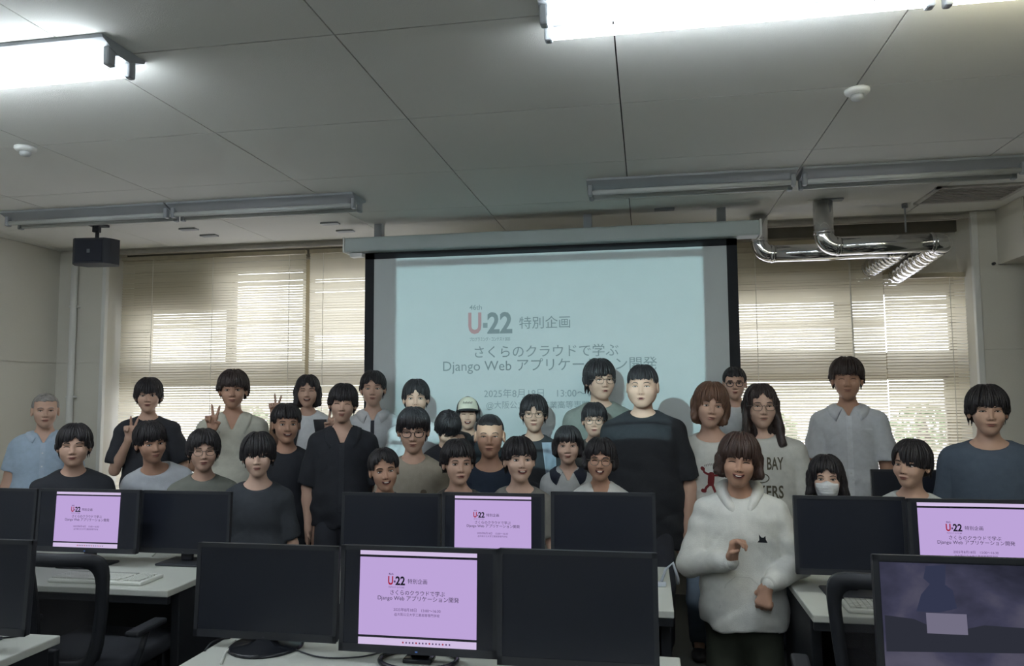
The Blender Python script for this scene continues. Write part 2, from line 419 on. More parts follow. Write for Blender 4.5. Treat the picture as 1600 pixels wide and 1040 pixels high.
# smoke detectors, small ceiling plates, hatch
for i, (px, py, lb) in enumerate(((40, 236, 'round white smoke detector on the left ceiling'), (1339, 146, 'round white smoke detector on the right ceiling'))):
    p = on(px, py - 6, CEIL); t = thing('smoke_detector', lb, 'detector', (p.x, p.y, CEIL))
    MB().lathe([(.052, 0), (.052, -.012), (.045, -.02), (.03, -.024)], seg=24).build('base', white_m, t, True)
    MB().lathe([(.026, -.022), (.028, -.038), (.022, -.046), (.008, -.05)], seg=20).build('sensor', mat('sensor_grey', (170, 172, 170), .4), t, True)
for px, py, lb in ((295, 357, 'small ceiling plate left of the left window, nearer the lamp'), (327, 367, 'small ceiling plate left, closer to the window'), (516, 348, 'small ceiling plate beside the screen case, nearer the lamp'),
                   (540, 360, 'small ceiling plate just above the left end of the screen case'), (1038, 326, 'small ceiling plate below the middle right lamp'), (1300, 311, 'small ceiling plate above the silver duct')):
    p = on(px, py, CEIL)
    tag(MB().rbox((p.x - .07, p.y - .03, CEIL - .012), (p.x + .07, p.y + .03, CEIL), .003).quad_box((p.x - .06, p.y - .034, CEIL - .008), (p.x + .06, p.y - .03, CEIL - .002)).build('ceiling_plate', tray_m), lb, 'plate')
hx0, hx1, hy0, hy1 = 1.86, 2.42, 5.16, 5.6
t = thing('ceiling_grille', 'dark rectangular grille in the ceiling at the far right', 'grille', ((hx0 + hx1) / 2, (hy0 + hy1) / 2, CEIL))
w_, d_ = (hx1 - hx0) / 2, (hy1 - hy0) / 2
mb = MB()
for lo, hi in (((-w_, -d_), (w_, -d_ + .03)), ((-w_, d_ - .03), (w_, d_)), ((-w_, -d_), (-w_ + .03, d_)), ((w_ - .03, -d_), (w_, d_))): mb.quad_box((*lo, -.012), (*hi, 0))
mb.build('frame', mat('grille_frame', (196, 193, 186), .6), t)
for k in range(9): MB().quad_box((-w_ + .03, -d_ + .05 + k * .042, -.01), (w_ - .03, -d_ + .065 + k * .042, -.002)).build('louvre', mat('grille_louvre', (176, 173, 166), .6), t)

# ------------------------------------------------------------------ projection screen
YS = 5.5
screen_fab = mat('screen_fabric', (196, 202, 202), .9, var=.01)
t = thing('projection_screen', 'large pulled-down projection screen with black border showing a pale blue slide', 'screen', ((-2.12 + .65) / 2, YS, CEIL))
t_off = Vector((-(t.location.x), -YS, -CEIL))
def rel(v): return tuple(Vector(v) + t_off)
cxl, cxr = at(541, 385, YS - .06).x, at(1186, 360, YS - .06).x
zt = at(860, 362, YS - .06).z + .015; zb = at(860, 388, YS - .06).z + .03
mb = MB().rbox(rel((cxl, YS - .1, zb)), rel((cxr, YS + .05, zt)), .012); mb.build('casing', mat('casing_grey', (176, 186, 184), .5, var=.02), t)
for x in (cxl - .012, cxr): MB().rbox(rel((x, YS - .105, zb - .005)), rel((x + .014, YS + .055, zt + .004)), .004).build('end_cap', white_m, t)
MB().rbox(rel((cxl + .02, YS - .04, zb - .03)), rel((cxl + .12, YS + .03, zb + .002)), .004).build('slot_cover', white_m, t)
for x in (cxl + .25, -.4, cxr - .25): MB().rbox(rel((x - .03, YS - .05, zt - .004)), rel((x + .03, YS + .02, CEIL)), .003).build('bracket', tray_m, t)
sx0, sx1 = at(570, 500, YS).x, at(1155, 500, YS).x; szt, szb = zb + .002, 1.05
MB().quad_box(rel((sx0, YS, szb)), rel((sx1, YS + .002, szt))).build('fabric', screen_fab, t)
bw = .072; bmat = mat('screen_border', (36, 38, 42), .8)
mb = MB()
for lo, hi in (((sx0, szt - .05), (sx1, szt)), ((sx0, szb), (sx0 + bw, szt)), ((sx1 - bw, szb), (sx1, szt)), ((sx0, szb), (sx1, szb + bw))):
    mb.quad_box(rel((lo[0], YS - .003, lo[1])), rel((hi[0], YS - .0005, hi[1])))
mb.build('border', bmat, t)
MB().rbox(rel((sx0 - .02, YS - .015, szb - .03)), rel((sx1 + .02, YS + .015, szb)), .008).build('bottom_bar', black_m, t)
# the slide: projected frame
IX0, IX1 = at(619, 450, YS).x, at(1099, 450, YS).x; IW = IX1 - IX0; IZT = (at(620, 397, YS).z + at(1096, 381, YS).z) / 2 + .0; IH = IW * .75
projected_tones = [mat('projected_grey', (136, 146, 148), .9, var=.02), mat('projected_red', (190, 150, 152), .9, var=.02), mat('projected_light_grey', (148, 158, 160), .9, var=.02)]  # projected lettering put on the fabric as grey and red colour
for nm, mb in slide_lines(IW):
    o = mb.build(nm, projected_tones, t, kind='stuff'); o.location = rel((IX0, YS - .004, IZT))
# projector hung out of view; its beam is a spot masked to the slide's rectangle
PJ = Vector((-.80, 1.25, 2.46))
pj = thing('projector', 'white ceiling projector hanging over the desks, throwing the slide', 'projector', (PJ.x, PJ.y - .17, PJ.z))
MB().rbox((-.17, -.14, -.05), (.17, .13, .06), .02).build('body', white_m, pj)
MB().lathe([(.03, .12), (.032, .15), (.026, .16)], axis='y', seg=16).build('lens', blackgloss, pj)
MB().tube([(0, 0, .05), (0, 0, CEIL - PJ.z)], .02, 10).build('mount', white_m, pj)
li = bpy.data.lights.new('projector_beam', 'SPOT'); li.energy = 1; li.spot_size = math.radians(70); li.spot_blend = 0; li.shadow_soft_size = .012
lo_ = bpy.data.objects.new('projector_beam', li); C.objects.link(lo_); lo_.location = PJ
lo_.rotation_euler = (math.radians(90), 0, 0)   # looks along +Y
li.use_nodes = True; nt = li.node_tree; nt.nodes.clear()
D_ = YS - PJ.y
tc = nt.nodes.new('ShaderNodeTexCoord'); sp = nt.nodes.new('ShaderNodeSeparateXYZ'); nt.links.new(tc.outputs['Normal'], sp.inputs[0])
def mth(op, a, b=None):
    n = nt.nodes.new('ShaderNodeMath'); n.operation = op
    for i, q in enumerate((a, b)):
        if q is None: continue
        if isinstance(q, (int, float)): n.inputs[i].default_value = q
        else: nt.links.new(q, n.inputs[i])
    return n.outputs[0]
zz = mth('ABSOLUTE', sp.outputs['Z']); PXc = mth('MULTIPLY', mth('DIVIDE', sp.outputs['X'], zz), D_); PZc = mth('MULTIPLY', mth('DIVIDE', sp.outputs['Y'], zz), D_)
def between(v, a, b): return mth('MULTIPLY', mth('GREATER_THAN', v, a), mth('LESS_THAN', v, b))
inx = between(PXc, IX0 - PJ.x, IX1 - PJ.x); top = IZT - PJ.z
bars = mth('ADD', mth('ADD', between(PZc, top - .040, top), between(PZc, top - IH * .915, top - .095)), between(PZc, top - IH, top - IH * .93))
base = mth('MULTIPLY', inx, between(PZc, top - IH, top))
msk = mth('ADD', mth('MULTIPLY', inx, bars), mth('MULTIPLY', base, .12))
# constant irradiance over the plane: compensate distance/cosine falloff
r2 = mth('DIVIDE', 1.0, mth('MULTIPLY', zz, mth('MULTIPLY', zz, zz)))
em = nt.nodes.new('ShaderNodeEmission'); em.inputs[0].default_value = (.62, .96, 1.0, 1)
nt.links.new(mth('MULTIPLY', mth('MULTIPLY', msk, r2), PROJ_POWER * 4), em.inputs[1])
lout = nt.nodes.new('ShaderNodeOutputLight'); nt.links.new(em.outputs[0], lout.inputs[0])
# ------------------------------------------------------------------ silver ducts
chrome = mat('polished_duct', (225, 225, 225), .12, 1.0, var=.03)
def arc(c, r, a0, a1, ux, uy, n=8):
    return [Vector(c) + Vector(ux) * (r * math.cos(a0 + (a1 - a0) * k / n)) + Vector(uy) * (r * math.sin(a0 + (a1 - a0) * k / n)) for k in range(n + 1)]
def duct(label, xl, Yf, ztop, zrun, xr, yend, R, zend, dxe):
    t = thing('silver_duct', label, 'duct', (xl, Yf, zrun)); o = Vector(t.location)
    eb = R * 1.35
    path = [Vector((xl, Yf, ztop)), Vector((xl, Yf, zrun + eb))]
    path += arc((xl + eb, Yf, zrun + eb), eb, PI, 1.5 * PI, (1, 0, 0), (0, 0, 1))[1:]
    MB().tube([p - o for p in path], R, 24).build('elbow', chrome, t, True)
    MB().tube([Vector((xl + eb, Yf, zrun)) - o, Vector((xr - eb, Yf, zrun)) - o], R * .985, 24).build('pipe_run', chrome, t, True)
    p2 = arc((xr - eb, Yf + eb, zrun), eb, -PI / 2, 0, (1, 0, 0), (0, 1, 0))
    MB().tube([p - o for p in p2], R, 24).build('elbow', chrome, t, True)
    # flexible corrugated end going back to the window
    a = Vector((xr, Yf + eb, zrun)); b = Vector((xr + dxe, yend, zend)); pts = []; rr = []
    for k in range(49):
        pts.append(a.lerp(b, k / 48) - o); rr.append(R * (1.0 + .07 * math.cos(k * PI / 2)))
    MB().tube(pts, rr, 24).build('flexible_end', chrome, t, True)
    for p, ax in ((Vector((xl, Yf, zrun + eb + .01)), 'z'), (Vector((xl + eb, Yf, zrun)), 'x'), (Vector((xr - eb, Yf, zrun)), 'x')):
        q = p - o; MB().lathe([(R * 1.04, -.012), (R * 1.06, 0), (R * 1.04, .012)], q, 24, axis=ax).build('clamp_band', chrome, t, True)
    return t
R_ = .064
Yd2 = 5.38; a = at(1287, 360, Yd2); b = at(1380, 382, Yd2); c = at(1486, 385, Yd2)
d2 = duct('silver ventilation duct nearer the room, dropping from the ceiling plate', a.x, Yd2, CEIL - .01, b.z, c.x - .03, 6.24, R_, b.z - .12, -.10)
Yd1 = 5.75; a = at(1186, 370, Yd1); b = at(1300, 393, Yd1); c = at(1432, 400, Yd1)
duct('silver ventilation duct further back, dropping beside the screen case', a.x, Yd1, CEIL - .01, b.z, c.x - .09, 6.24, R_, b.z - .10, -.16)
# board the ducts pass through
a = at(1388, 395, 6.26); b = at(1512, 426, 6.26)
tag(MB().rbox((a.x, 6.245, b.z), (b.x, 6.28, a.z + .16), .003).build('duct_panel', mat('panel_pale', (190, 188, 180), .5), None), 'pale panel behind the flexible duct ends in the window top', 'panel')
a = at(1415, 352, 5.6)
hb = MB().tube([(a.x, 5.6, CEIL), (a.x, 5.6, CEIL - .2)], .006, 6); hb.lathe([(.02, CEIL - .03), (.02, CEIL)], (a.x, 5.6, 0), 12)
tag(hb.build('hanging_rod', tray_m, None, True), 'thin rod hanging from the ceiling over the right duct', 'rod')

# ------------------------------------------------------------------ speaker
ysp = 5.0; a = at(117, 380, ysp); b = at(180, 410, ysp); cx = (a.x + b.x) / 2; z0, z1 = b.z - .01, a.z + .02
t = thing('wall_speaker', 'black box speaker hanging from the ceiling in the left corner', 'speaker', (cx, ysp, z0)); hw = (b.x - a.x) / 2; hh = z1 - z0
t.rotation_euler = (0, 0, .12)
mb = MB(); prof = [(-hw, .03), (-hw + .03, -.045), (-hw + .06, -.075), (hw - .06, -.075), (hw - .03, -.045), (hw, .03), (hw - .05, .11), (-hw + .05, .11)]
n = len(prof); mb.v = [(x, y, 0) for x, y in prof] + [(x, y, hh) for x, y in prof]
mb.f = [tuple(range(n))[::-1], tuple(range(n, 2 * n))] + [(i, (i + 1) % n, n + (i + 1) % n, n + i) for i in range(n)]; mb.m = [0] * len(mb.f)
mb.build('cabinet', black_m, t)
MB().rbox((-hw + .07, -.082, .012), (hw - .07, -.074, hh - .012), .003).build('grille', mat('speaker_cloth', (44, 46, 54), .9), t)
MB().rbox((-.012, -.085, hh * .4), (.012, -.081, hh * .55), .002).build('badge', mat('badge_grey', (110, 112, 118), .4), t)
mb = MB().tube([(0, .02, hh), (0, .02, hh + .1)], .014, 10); mb.tube([(0, .02, hh + .07), (0, .0, CEIL - z0 - .02)], .012, 10)
mb.rbox((-.06, -.05, CEIL - z0 - .02), (.06, .08, CEIL - z0), .003); mb.rbox((-.03, -.0, hh + .06), (.02, .04, hh + .12), .004)
mb.build('ceiling_bracket', black_m, t)

# ------------------------------------------------------------------ desks
top_m = mat('desk_top', (196, 198, 190), .55, var=.03, scale=4)
leg_m = mat('desk_dark_steel', (36, 38, 42), .5)
DZ = .70
def desk(x0, x1, y0, y1, label):
    t = thing('computer_desk', label, 'desk', ((x0 + x1) / 2, (y0 + y1) / 2, 0)); hx, hy = (x1 - x0) / 2, (y1 - y0) / 2
    MB().rbox((-hx, -hy, DZ - .028), (hx, hy, DZ), .004).build('desk_top', [top_m], t)
    MB().rbox((-hx + .004, -hy + .004, DZ - .06), (hx - .004, -hy + .03, DZ - .028), .003).build('front_rail', leg_m, t)
    MB().rbox((-hx + .05, hy - .1, .12), (hx - .05, hy - .07, DZ - .028), .003).build('modesty_panel', leg_m, t)
    for s in (-1, 1):
        mb = MB().rbox((s * (hx - .03) - .02, -hy + .1, .05), (s * (hx - .03) + .02, hy - .04, DZ - .028), .004); mb.rbox((s * (hx - .03) - .03, -hy + .03, 0), (s * (hx - .03) + .03, hy - .02, .05), .008)
        mb.build('side_panel', leg_m, t)
    return t
desk(-4.3, -2.0, 2.95, 3.66, 'white-topped computer desk of the far row on the left')
desk(-1.42, .085, 2.97, 3.70, 'white-topped computer desk of the far row in the middle')
desk(.585, 2.3, 3.0, 3.70, 'white-topped computer desk of the far row on the right, beside the hoodie')
desk(-3.9, -2.0, 1.62, 2.36, 'white-topped computer desk of the near row at the lower left corner')
desk(-1.42, .085, 1.72, 2.47, 'white-topped computer desk of the near row in the middle, bottom of the picture')
desk(.585, 2.2, 1.72, 2.42, 'white-topped computer desk of the near row on the right')
desk(1.36, 1.93, 4.62, 5.12, 'desk against the back behind the seated people on the right')

# ------------------------------------------------------------------ monitors
scr_off = mat('dark_screen', (36, 39, 48), .3, var=.02)  # off screens lightened in colour too, for the same haze
lcd = emit('lit_slide_screen', (188, 163, 216), 1.0)
lcd_bar = emit('lit_screen_bar', (208, 190, 226), 1.0)
ink_d = mat('screen_ink_dark', (28, 24, 44), .9); ink_r = emit('screen_ink_red', (176, 34, 60), .8); ink_g = emit('screen_ink_grey', (96, 74, 118), .8)
def slide_on(t, w, x0, zt, y):
    """lit 4:3 picture: title strip, slide, task bar, lettering"""
    h = w * .75
    mb = MB(); mb.quad_box((x0, y, zt - h * .045), (x0 + w, y + .0006, zt), 1); mb.quad_box((x0, y, zt - h * .90), (x0 + w, y + .0006, zt - h * .07), 0); mb.quad_box((x0, y, zt - h), (x0 + w, y + .0006, zt - h * .925), 1)
    mb.build('lit_picture', [lcd, lcd_bar], t, label='glowing lilac slide with a title and a task bar')
    m = MB()
    for k in range(15):
        xx = w * (.38 + .028 * k); m.quad_box((xx, 0, -h * .972), (xx + w * .012, .0002, -h * .955), 2 if k % 4 else 1)
    for nm, mb in slide_lines(w) + [('task_icons', m)]:
        o = mb.build(nm, [ink_d, ink_r, ink_g], t, kind='stuff'); o.location = (x0, y - .001, zt)
def monitor(x0, x1, ztop, Y, label, h=None, group=None, pic=None, lean=.05, style=0, yaw=0.0):
    w = x1 - x0; h = h or w * .615; cx = (x0 + x1) / 2
    t = thing('monitor', label, 'monitor', (cx, Y, DZ), yaw, group)
    zt = ztop - DZ; zb = zt - h; be = .014
    T = Matrix.Translation((0, 0, zb)) @ Matrix.Rotation(-lean, 4, 'X') @ Matrix.Translation((0, 0, -zb))
    MB().rbox((-w / 2, 0, zb), (w / 2, .022, zt), .005, 0, T).rbox((-w * .36, .018, zb + .04), (w * .36, .048, zt - .04), .012, 0, T).build('housing', black_m, t)
    mb = MB(); y = -.003
    for lo, hi in (((-w / 2, zt - be), (w / 2, zt)), ((-w / 2, zb), (w / 2, zb + be * 1.7)), ((-w / 2, zb), (-w / 2 + be, zt)), ((w / 2 - be, zb), (w / 2, zt))):
        mb.quad_box((lo[0], y, lo[1]), (hi[0], 0.002, hi[1]), 0, T)
    mb.build('bezel', mat('bezel_black', (50, 52, 57), .4, var=.04), t)
    MB().quad_box((-w / 2 + be, -.001, zb + be * 1.7), (w / 2 - be, .001, zt - be), 0, T).build('display', scr_off, t)
    if pic:
        h_ = zt - be - zb - be * 1.7; pw = h_ / .75 if pic == 'slide' else 0
        if pic == 'slide':
            e = bpy.data.objects.new('x', None)
            before = set(C.objects)
            slide_on(t, pw, -pw / 2, zt - be, -.0025)
            for o in set(C.objects) - before:
                o.matrix_local = T @ Matrix.Translation(o.location)
    mb = MB().rbox((-.03, .03, .012), (.03, .05, max(zb + .12, .06)), .005); mb.rbox((-.028, .02, zb + .03), (.028, .05, zb + .13), .004, 0)
    mb.build('stand_neck', black_m, t)
    if style == 0: MB().lathe([(.118, 0), (.12, .004), (.112, .010), (.06, .016), (.03, .03)], (0, .02, 0), 32).build('stand_base', blackgloss, t, True)
    elif style == 1:
        mb = MB(); mb.tube([(.12 * math.cos(a_), .02 + .09 * math.sin(a_), .008) for a_ in [2 * PI * k / 28 for k in range(28)]], .008, 6, closed=True)
        mb.rbox((-.045, .0, 0), (.045, .06, .014), .004); mb.build('stand_base', blackgloss, t, True)
    else: MB().rbox((-.11, -.06, 0), (.11, .11, .012), .006).build('stand_base', black_m, t)
    MB().rbox((-.004, y - .001, zb + .006), (.004, y + .001, zb + .010), .0004, 0, T).build('power_light', emit('power_led', (90, 130, 200), .5) if pic else mat('led_dark', (70, 72, 78), .5), t)
    return t
def mon_px(px0, px1, py, Y, *a, **k):
    A = at(px0, py, Y); B = at(px1, py, Y); return monitor(A.x, B.x, A.z, Y, *a, **k)
# near row, middle desk
mon_px(306, 527, 848, 2.34, 'dark monitor left of the glowing slide monitor in the near row', h=.30, style=0)
mon_px(531, 776, 852, 2.28, 'near-row monitor in the middle showing the lilac slide', h=.318, pic='slide', style=1)
mon_px(776, 1027, 858, 2.14, 'dark monitor in the near row at the middle, right of the slide monitor', h=.316, style=1)
# near row, left desk
mon_px(-190, 46, 838, 2.18, 'dark monitor of the near row cut off by the left edge', h=.30, style=2)
# near row right: desktop picture
A = at(1366, 868, 2.12)
wm = .56
rm = monitor(A.x, A.x + wm, A.z, 2.12, 'large near monitor at the lower right showing a dim dark blue desktop picture', h=.345, pic=None, style=2, lean=.06)
dt = bpy.data.materials.new('desktop_picture'); dt.use_nodes = True; nt = dt.node_tree; nt.nodes.clear()
tcn = nt.nodes.new('ShaderNodeTexCoord'); mp = nt.nodes.new('ShaderNodeMapping'); mp.inputs['Scale'].default_value = (4, 4, 6); mp.inputs['Location'].default_value = (3.1, 0, 1.7); n1 = nt.nodes.new('ShaderNodeTexNoise'); n1.inputs['Scale'].default_value = 1.1; n1.inputs['Detail'].default_value = 5; n1.inputs['Distortion'].default_value = .2
crn = nt.nodes.new('ShaderNodeValToRGB'); em_ = nt.nodes.new('ShaderNodeEmission'); o_ = nt.nodes.new('ShaderNodeOutputMaterial')
els = crn.color_ramp.elements; els[0].position = .28; els[0].color = (*lin((30, 30, 40)), 1); els[1].position = .8; els[1].color = (*lin((92, 90, 108)), 1)
for p_, c_ in ((.40, (46, 47, 62)), (.52, (62, 62, 82)), (.62, (80, 78, 94))): e = els.new(p_); e.color = (*lin(c_), 1)
nt.links.new(tcn.outputs['Object'], mp.inputs[0]); nt.links.new(mp.outputs[0], n1.inputs['Vector']); nt.links.new(n1.outputs['Fac'], crn.inputs[0]); nt.links.new(crn.outputs[0], em_.inputs[0]); nt.links.new(em_.outputs[0], o_.inputs[0])
zt = A.z - DZ; zb = zt - .345
T = Matrix.Translation((0, 0, zb)) @ Matrix.Rotation(-.06, 4, 'X') @ Matrix.Translation((0, 0, -zb))
MB().quad_box((-wm / 2 + .016, -.0022, zb + .03), (wm / 2 - .016, -.0015, zt - .018), 0, T).build('lit_picture', dt, rm, label='dim blue rocky landscape on the display')
def dpx(px, py):
    v = at(px, py, 2.12); return (v.x - (A.x + wm / 2), -.0026, v.z - DZ)
mb = MB()
for poly in ([(1450, 886), (1482, 884), (1480, 915), (1492, 924), (1498, 952), (1470, 958), (1434, 956), (1442, 930), (1456, 914), (1446, 905)],):
    b_ = len(mb.v); mb.v += [tuple(T @ Vector(dpx(*q))) for q in poly]; mb.f.append(tuple(range(b_, b_ + len(poly)))[::-1]); mb.m.append(0)
mb.build('picture_rock', emit('picture_rock_blue', (50, 54, 76), 1), rm)
mb = MB(); poly = [(1384, 962), (1430, 968), (1480, 990), (1540, 978), (1640, 985), (1640, 1022), (1386, 1018)]
mb.v += [tuple(T @ Vector(dpx(*q))) for q in poly]; mb.f.append(tuple(range(len(poly)))[::-1]); mb.m.append(0)
mb.build('picture_shore', emit('picture_shore_dark', (44, 46, 56), 1), rm)
mb = MB(); mb.quad_box((-wm / 2 + .12, -.0036, zb + .155), (-wm / 2 + .215, -.003, zb + .205), 0, T); mb.build('dialog_window', emit('dialog_glow', (112, 108, 128), 1), rm)
mb = MB(); mb.quad_box((-wm / 2 + .02, -.0036, zb + .032), (wm / 2 - .02, -.003, zb + .048), 0, T); mb.build('task_bar', emit('taskbar_glow', (52, 56, 68), 1), rm)
mb = MB(); mb.quad_box((-wm / 2 + .025, -.0044, zb + .034), (-wm / 2 + .085, -.0038, zb + .046), 0, T); mb.build('search_box', emit('search_glow', (116, 116, 132), 1), rm)
# far row, left desk
mon_px(-105, 55, 761, 3.3, 'dark monitor of the far row cut off by the left edge', h=.305, style=2)
mon_px(58, 216, 763, 3.3, 'far-row monitor on the left showing the lilac slide', h=.30, pic='slide', style=2)
mon_px(219, 359, 766, 3.42, 'dark far-row monitor at the right end of the left desk', h=.30, style=2)
# far row, middle desk
mon_px(533, 688, 769, 3.36, 'dark far-row monitor at the left end of the middle desk', h=.30, style=2)
mon_px(690, 850, 769, 3.30, 'far-row monitor in the middle showing the lilac slide', h=.295, pic='slide', style=2)
mon_px(860, 1024, 768, 3.30, 'dark far-row monitor at the right end of the middle desk', h=.295, style=2)
# far row, right desk
mon_px(1240, 1416, 774, 3.30, 'dark far-row monitor beside the white hoodie', h=.315, style=2, lean=.06)
mon_px(1419, 1626, 779, 3.16, 'far-row monitor on the right showing the lilac slide', h=.33, pic='slide', style=2, lean=.06)
# back monitor
mon_px(1361, 1472, 733, 4.75, 'small dark monitor on the back desk behind the seated man in white', h=.26, style=2)

# ------------------------------------------------------------------ keyboards, mice, cables, small things
key_white = mat('keyboard_white', (214, 216, 208), .5, var=.03); key_grey = mat('key_grey', (176, 178, 172), .6)
def keyboard(x, y, rz, label, w=.44, d=.15):
    t = thing('keyboard', label, 'keyboard', (x, y, DZ), rz)
    mb = MB(); hw, hd = w / 2, d / 2; mb.rbox((-hw, -hd, .0), (hw, hd, .016), .006); mb.build('case', key_white, t)
    npd = MB()
    for r in range(6):
        mb = MB(); yy = -hd + .014 + r * .0215; n = 15 if r else 11
        xk = -hw + .012
        while xk < hw - .12:
            ww = .017 if not (r == 0 and abs(xk + hw - .1) < .02) else .1
            mb.quad_box((xk, yy, .016), (xk + ww, yy + .017, .023)); xk += ww + .002
        for k in range(4):
            npd.quad_box((hw - .095 + k * .02, yy, .016), (hw - .078 + k * .02, yy + .017, .023))
        mb.build('key_row', key_grey if r == 5 else key_white, t, kind='stuff')
    npd.build('number_keys', key_white, t, kind='stuff')
    return t
def mouse(x, y, rz, label, m=None):
    t = thing('mouse', label, 'mouse', (x, y, DZ), rz)
    bm = bmesh.new(); bmesh.ops.create_uvsphere(bm, u_segments=16, v_segments=10, radius=1)
    for v in bm.verts: v.co = Vector((v.co.x * .03, v.co.y * .052, max(0, v.co.z) * .034 + .002))
    mb = MB(); mb.add_bm(bm); mb.build('shell', m or key_white, t, True)
    MB().tube([(0, .028, .03), (0, .042, .023)], .004, 8).build('wheel', black_m, t)
    return t
p = on(240, 882, DZ)
keyboard(p.x - .02, 3.08, 0, 'white keyboard on the far left desk under the dark monitor', .46, .16)
keyboard(.93, 3.10, -.05, 'white keyboard on the right desk behind the swivel chair', .42, .15)
keyboard(-1.06, 2.02, .03, 'white keyboard at the bottom edge on the middle near desk')
keyboard(-2.5, 2.0, .1, 'white keyboard on the lower left desk')
mouse(-.25, 1.86, .2, 'mouse on the middle near desk, below the picture')
def cable(pts, r, m, label, name='cable'):
    # smooth catmull-rom
    P_ = [Vector(p) for p in pts]; out = []
    for i in range(len(P_) - 1):
        p0, p1, p2, p3 = P_[max(i - 1, 0)], P_[i], P_[i + 1], P_[min(i + 2, len(P_) - 1)]
        for k in range(8):
            t = k / 8; out.append(.5 * ((2 * p1) + (p2 - p0) * t + (2 * p0 - 5 * p1 + 4 * p2 - p3) * t * t + (3 * p1 - p0 - 3 * p2 + p3) * t ** 3))
    out.append(P_[-1]); return tag(MB().tube(out, r, 6).build(name, m, None, True), label, 'cable')
def cz(px, py, z=DZ + .004): return on(px, py, z)
cable([cz(345, 1036), cz(352, 1020), cz(362, 1010), cz(368, 1000)], .004, key_white, 'pale cable lying left of the near left monitor stand')
cable([cz(320, 1016), cz(330, 1004), cz(345, 998), cz(360, 996)], .003, black_m, 'black cable with a plug on the near desk, left')
cable([cz(455, 1012), cz(500, 1026), cz(560, 1026), cz(605, 1016)], .0025, black_m, 'thin black cable running between the two near monitor stands')
cable([cz(0, 985), cz(25, 978), cz(42, 990), cz(5, 996)], .003, black_m, 'black looped cable on the lower left desk')
cable([cz(238, 868), cz(246, 862), cz(256, 860)], .003, key_white, 'short white cable above the far left keyboard')
cable([cz(1000, 1026), cz(1014, 1032), cz(1020, 1038)], .003, black_m, 'thin cable at the right end of the middle near desk')
for px, lb in ((221, 'small grey adaptor under the far left dark monitor, left one'), (266, 'small grey adaptor under the far left dark monitor, right one')):
    p = on(px, 862, DZ); MBx = MB().rbox((p.x - .022, p.y - .012, DZ), (p.x + .022, p.y + .012, DZ + .024), .004)
    MBx.tube([(p.x + .02, p.y, DZ + .012), (p.x + .05, p.y + .01, DZ + .01), (p.x + .06, p.y + .05, DZ + .006)], .003, 6)
    tag(MBx.build('adaptor', mat('adaptor_grey', (150, 152, 150), .6)), lb, 'adaptor')
p = on(1275, 896, DZ)
mb = MB().rbox((p.x - .05, p.y - .02, DZ), (p.x + .11, p.y + .03, DZ + .03), .004); mb.quad_box((p.x - .04, p.y - .021, DZ + .008), (p.x + .02, p.y - .0202, DZ + .022))
tag(mb.build('network_hub', mat('hub_grey', (120, 122, 124), .5)), 'small grey hub under the dark monitor beside the hoodie', 'hub')
p = on(1035, 842, DZ + .05)
mb = MB().rbox((-.02, -.014, 0), (.02, .014, .02), .005).tube([(0, 0, .02), (.02, .01, .07), (.05, .0, .1), (.07, .02, .03), (.07, .04, .005)], .006, 8)
o = mb.build('webcam', mat('webcam_pale', (190, 196, 205), .4), None, True); o.location = (.045, 3.33, DZ); tag(o, 'small pale clip camera at the right end of the middle far desk', 'camera')
# flat black tablet lying on near desk
p = on(785, 1022, DZ); q = on(990, 1026, DZ)
tag(MB().rbox((-.60, 2.36, DZ), (-.06, 2.45, DZ + .012), .004).build('monitor_riser', black_m), 'flat black tray behind the stands on the middle near desk', 'tray')
# tower PCs under the desks (dark)
def tower(x, y, label):
    t = thing('computer_tower', label, 'computer', (x, y, 0))
    MB().rbox((-.09, -.2, .02), (.09, .2, .42), .008).build('case', black_m, t)
    MB().rbox((-.08, -.206, .05), (.08, -.199, .4), .003).build('front_panel', blackgloss, t)
    MB().rbox((-.06, -.209, .33), (.06, -.205, .36), .001).build('disc_drive', mat('drive_grey', (60, 62, 66), .5), t)
    for sx in (-.07, .07): MB().rbox((sx - .015, -.18, 0), (sx + .015, .18, .02), .004).build('foot', black_m, t)
for x, y, lb in ((-.08, 3.3, 'black computer tower under the middle far desk at its right end'), (-2.2, 3.3, 'black computer tower under the left far desk'), (.8, 3.35, 'black computer tower under the right far desk'), (-1.2, 3.3, 'black computer tower under the middle far desk at its left end')): tower(x, y, lb)
# wall socket plate + small shelf at far right
a = at(1590, 672, 5.9)
t = thing('wall_bracket', 'small dark bracket on the wall at the right edge', 'bracket', (a.x, 5.54, a.z))
YPIL = 5.538
MB().rbox((-.03, -.05, -.02), (.12, 0, .02), .004).build('plate', black_m, t); MB().rbox((0, -.04, -.05), (.1, 0, -.025), .003).build('tray', white_m, t)
t.location.y = YPIL if a.x > at(1592, 345, 5.6).x else YF - .012
a = at(1552, 412, YF - .012)
tag(MB().lathe([(.01, -.02), (.012, 0)], (a.x, YF - .012, a.z), 12, axis='y').build('wall_hook', black_m), 'tiny dark hook high on the right wall', 'hook')

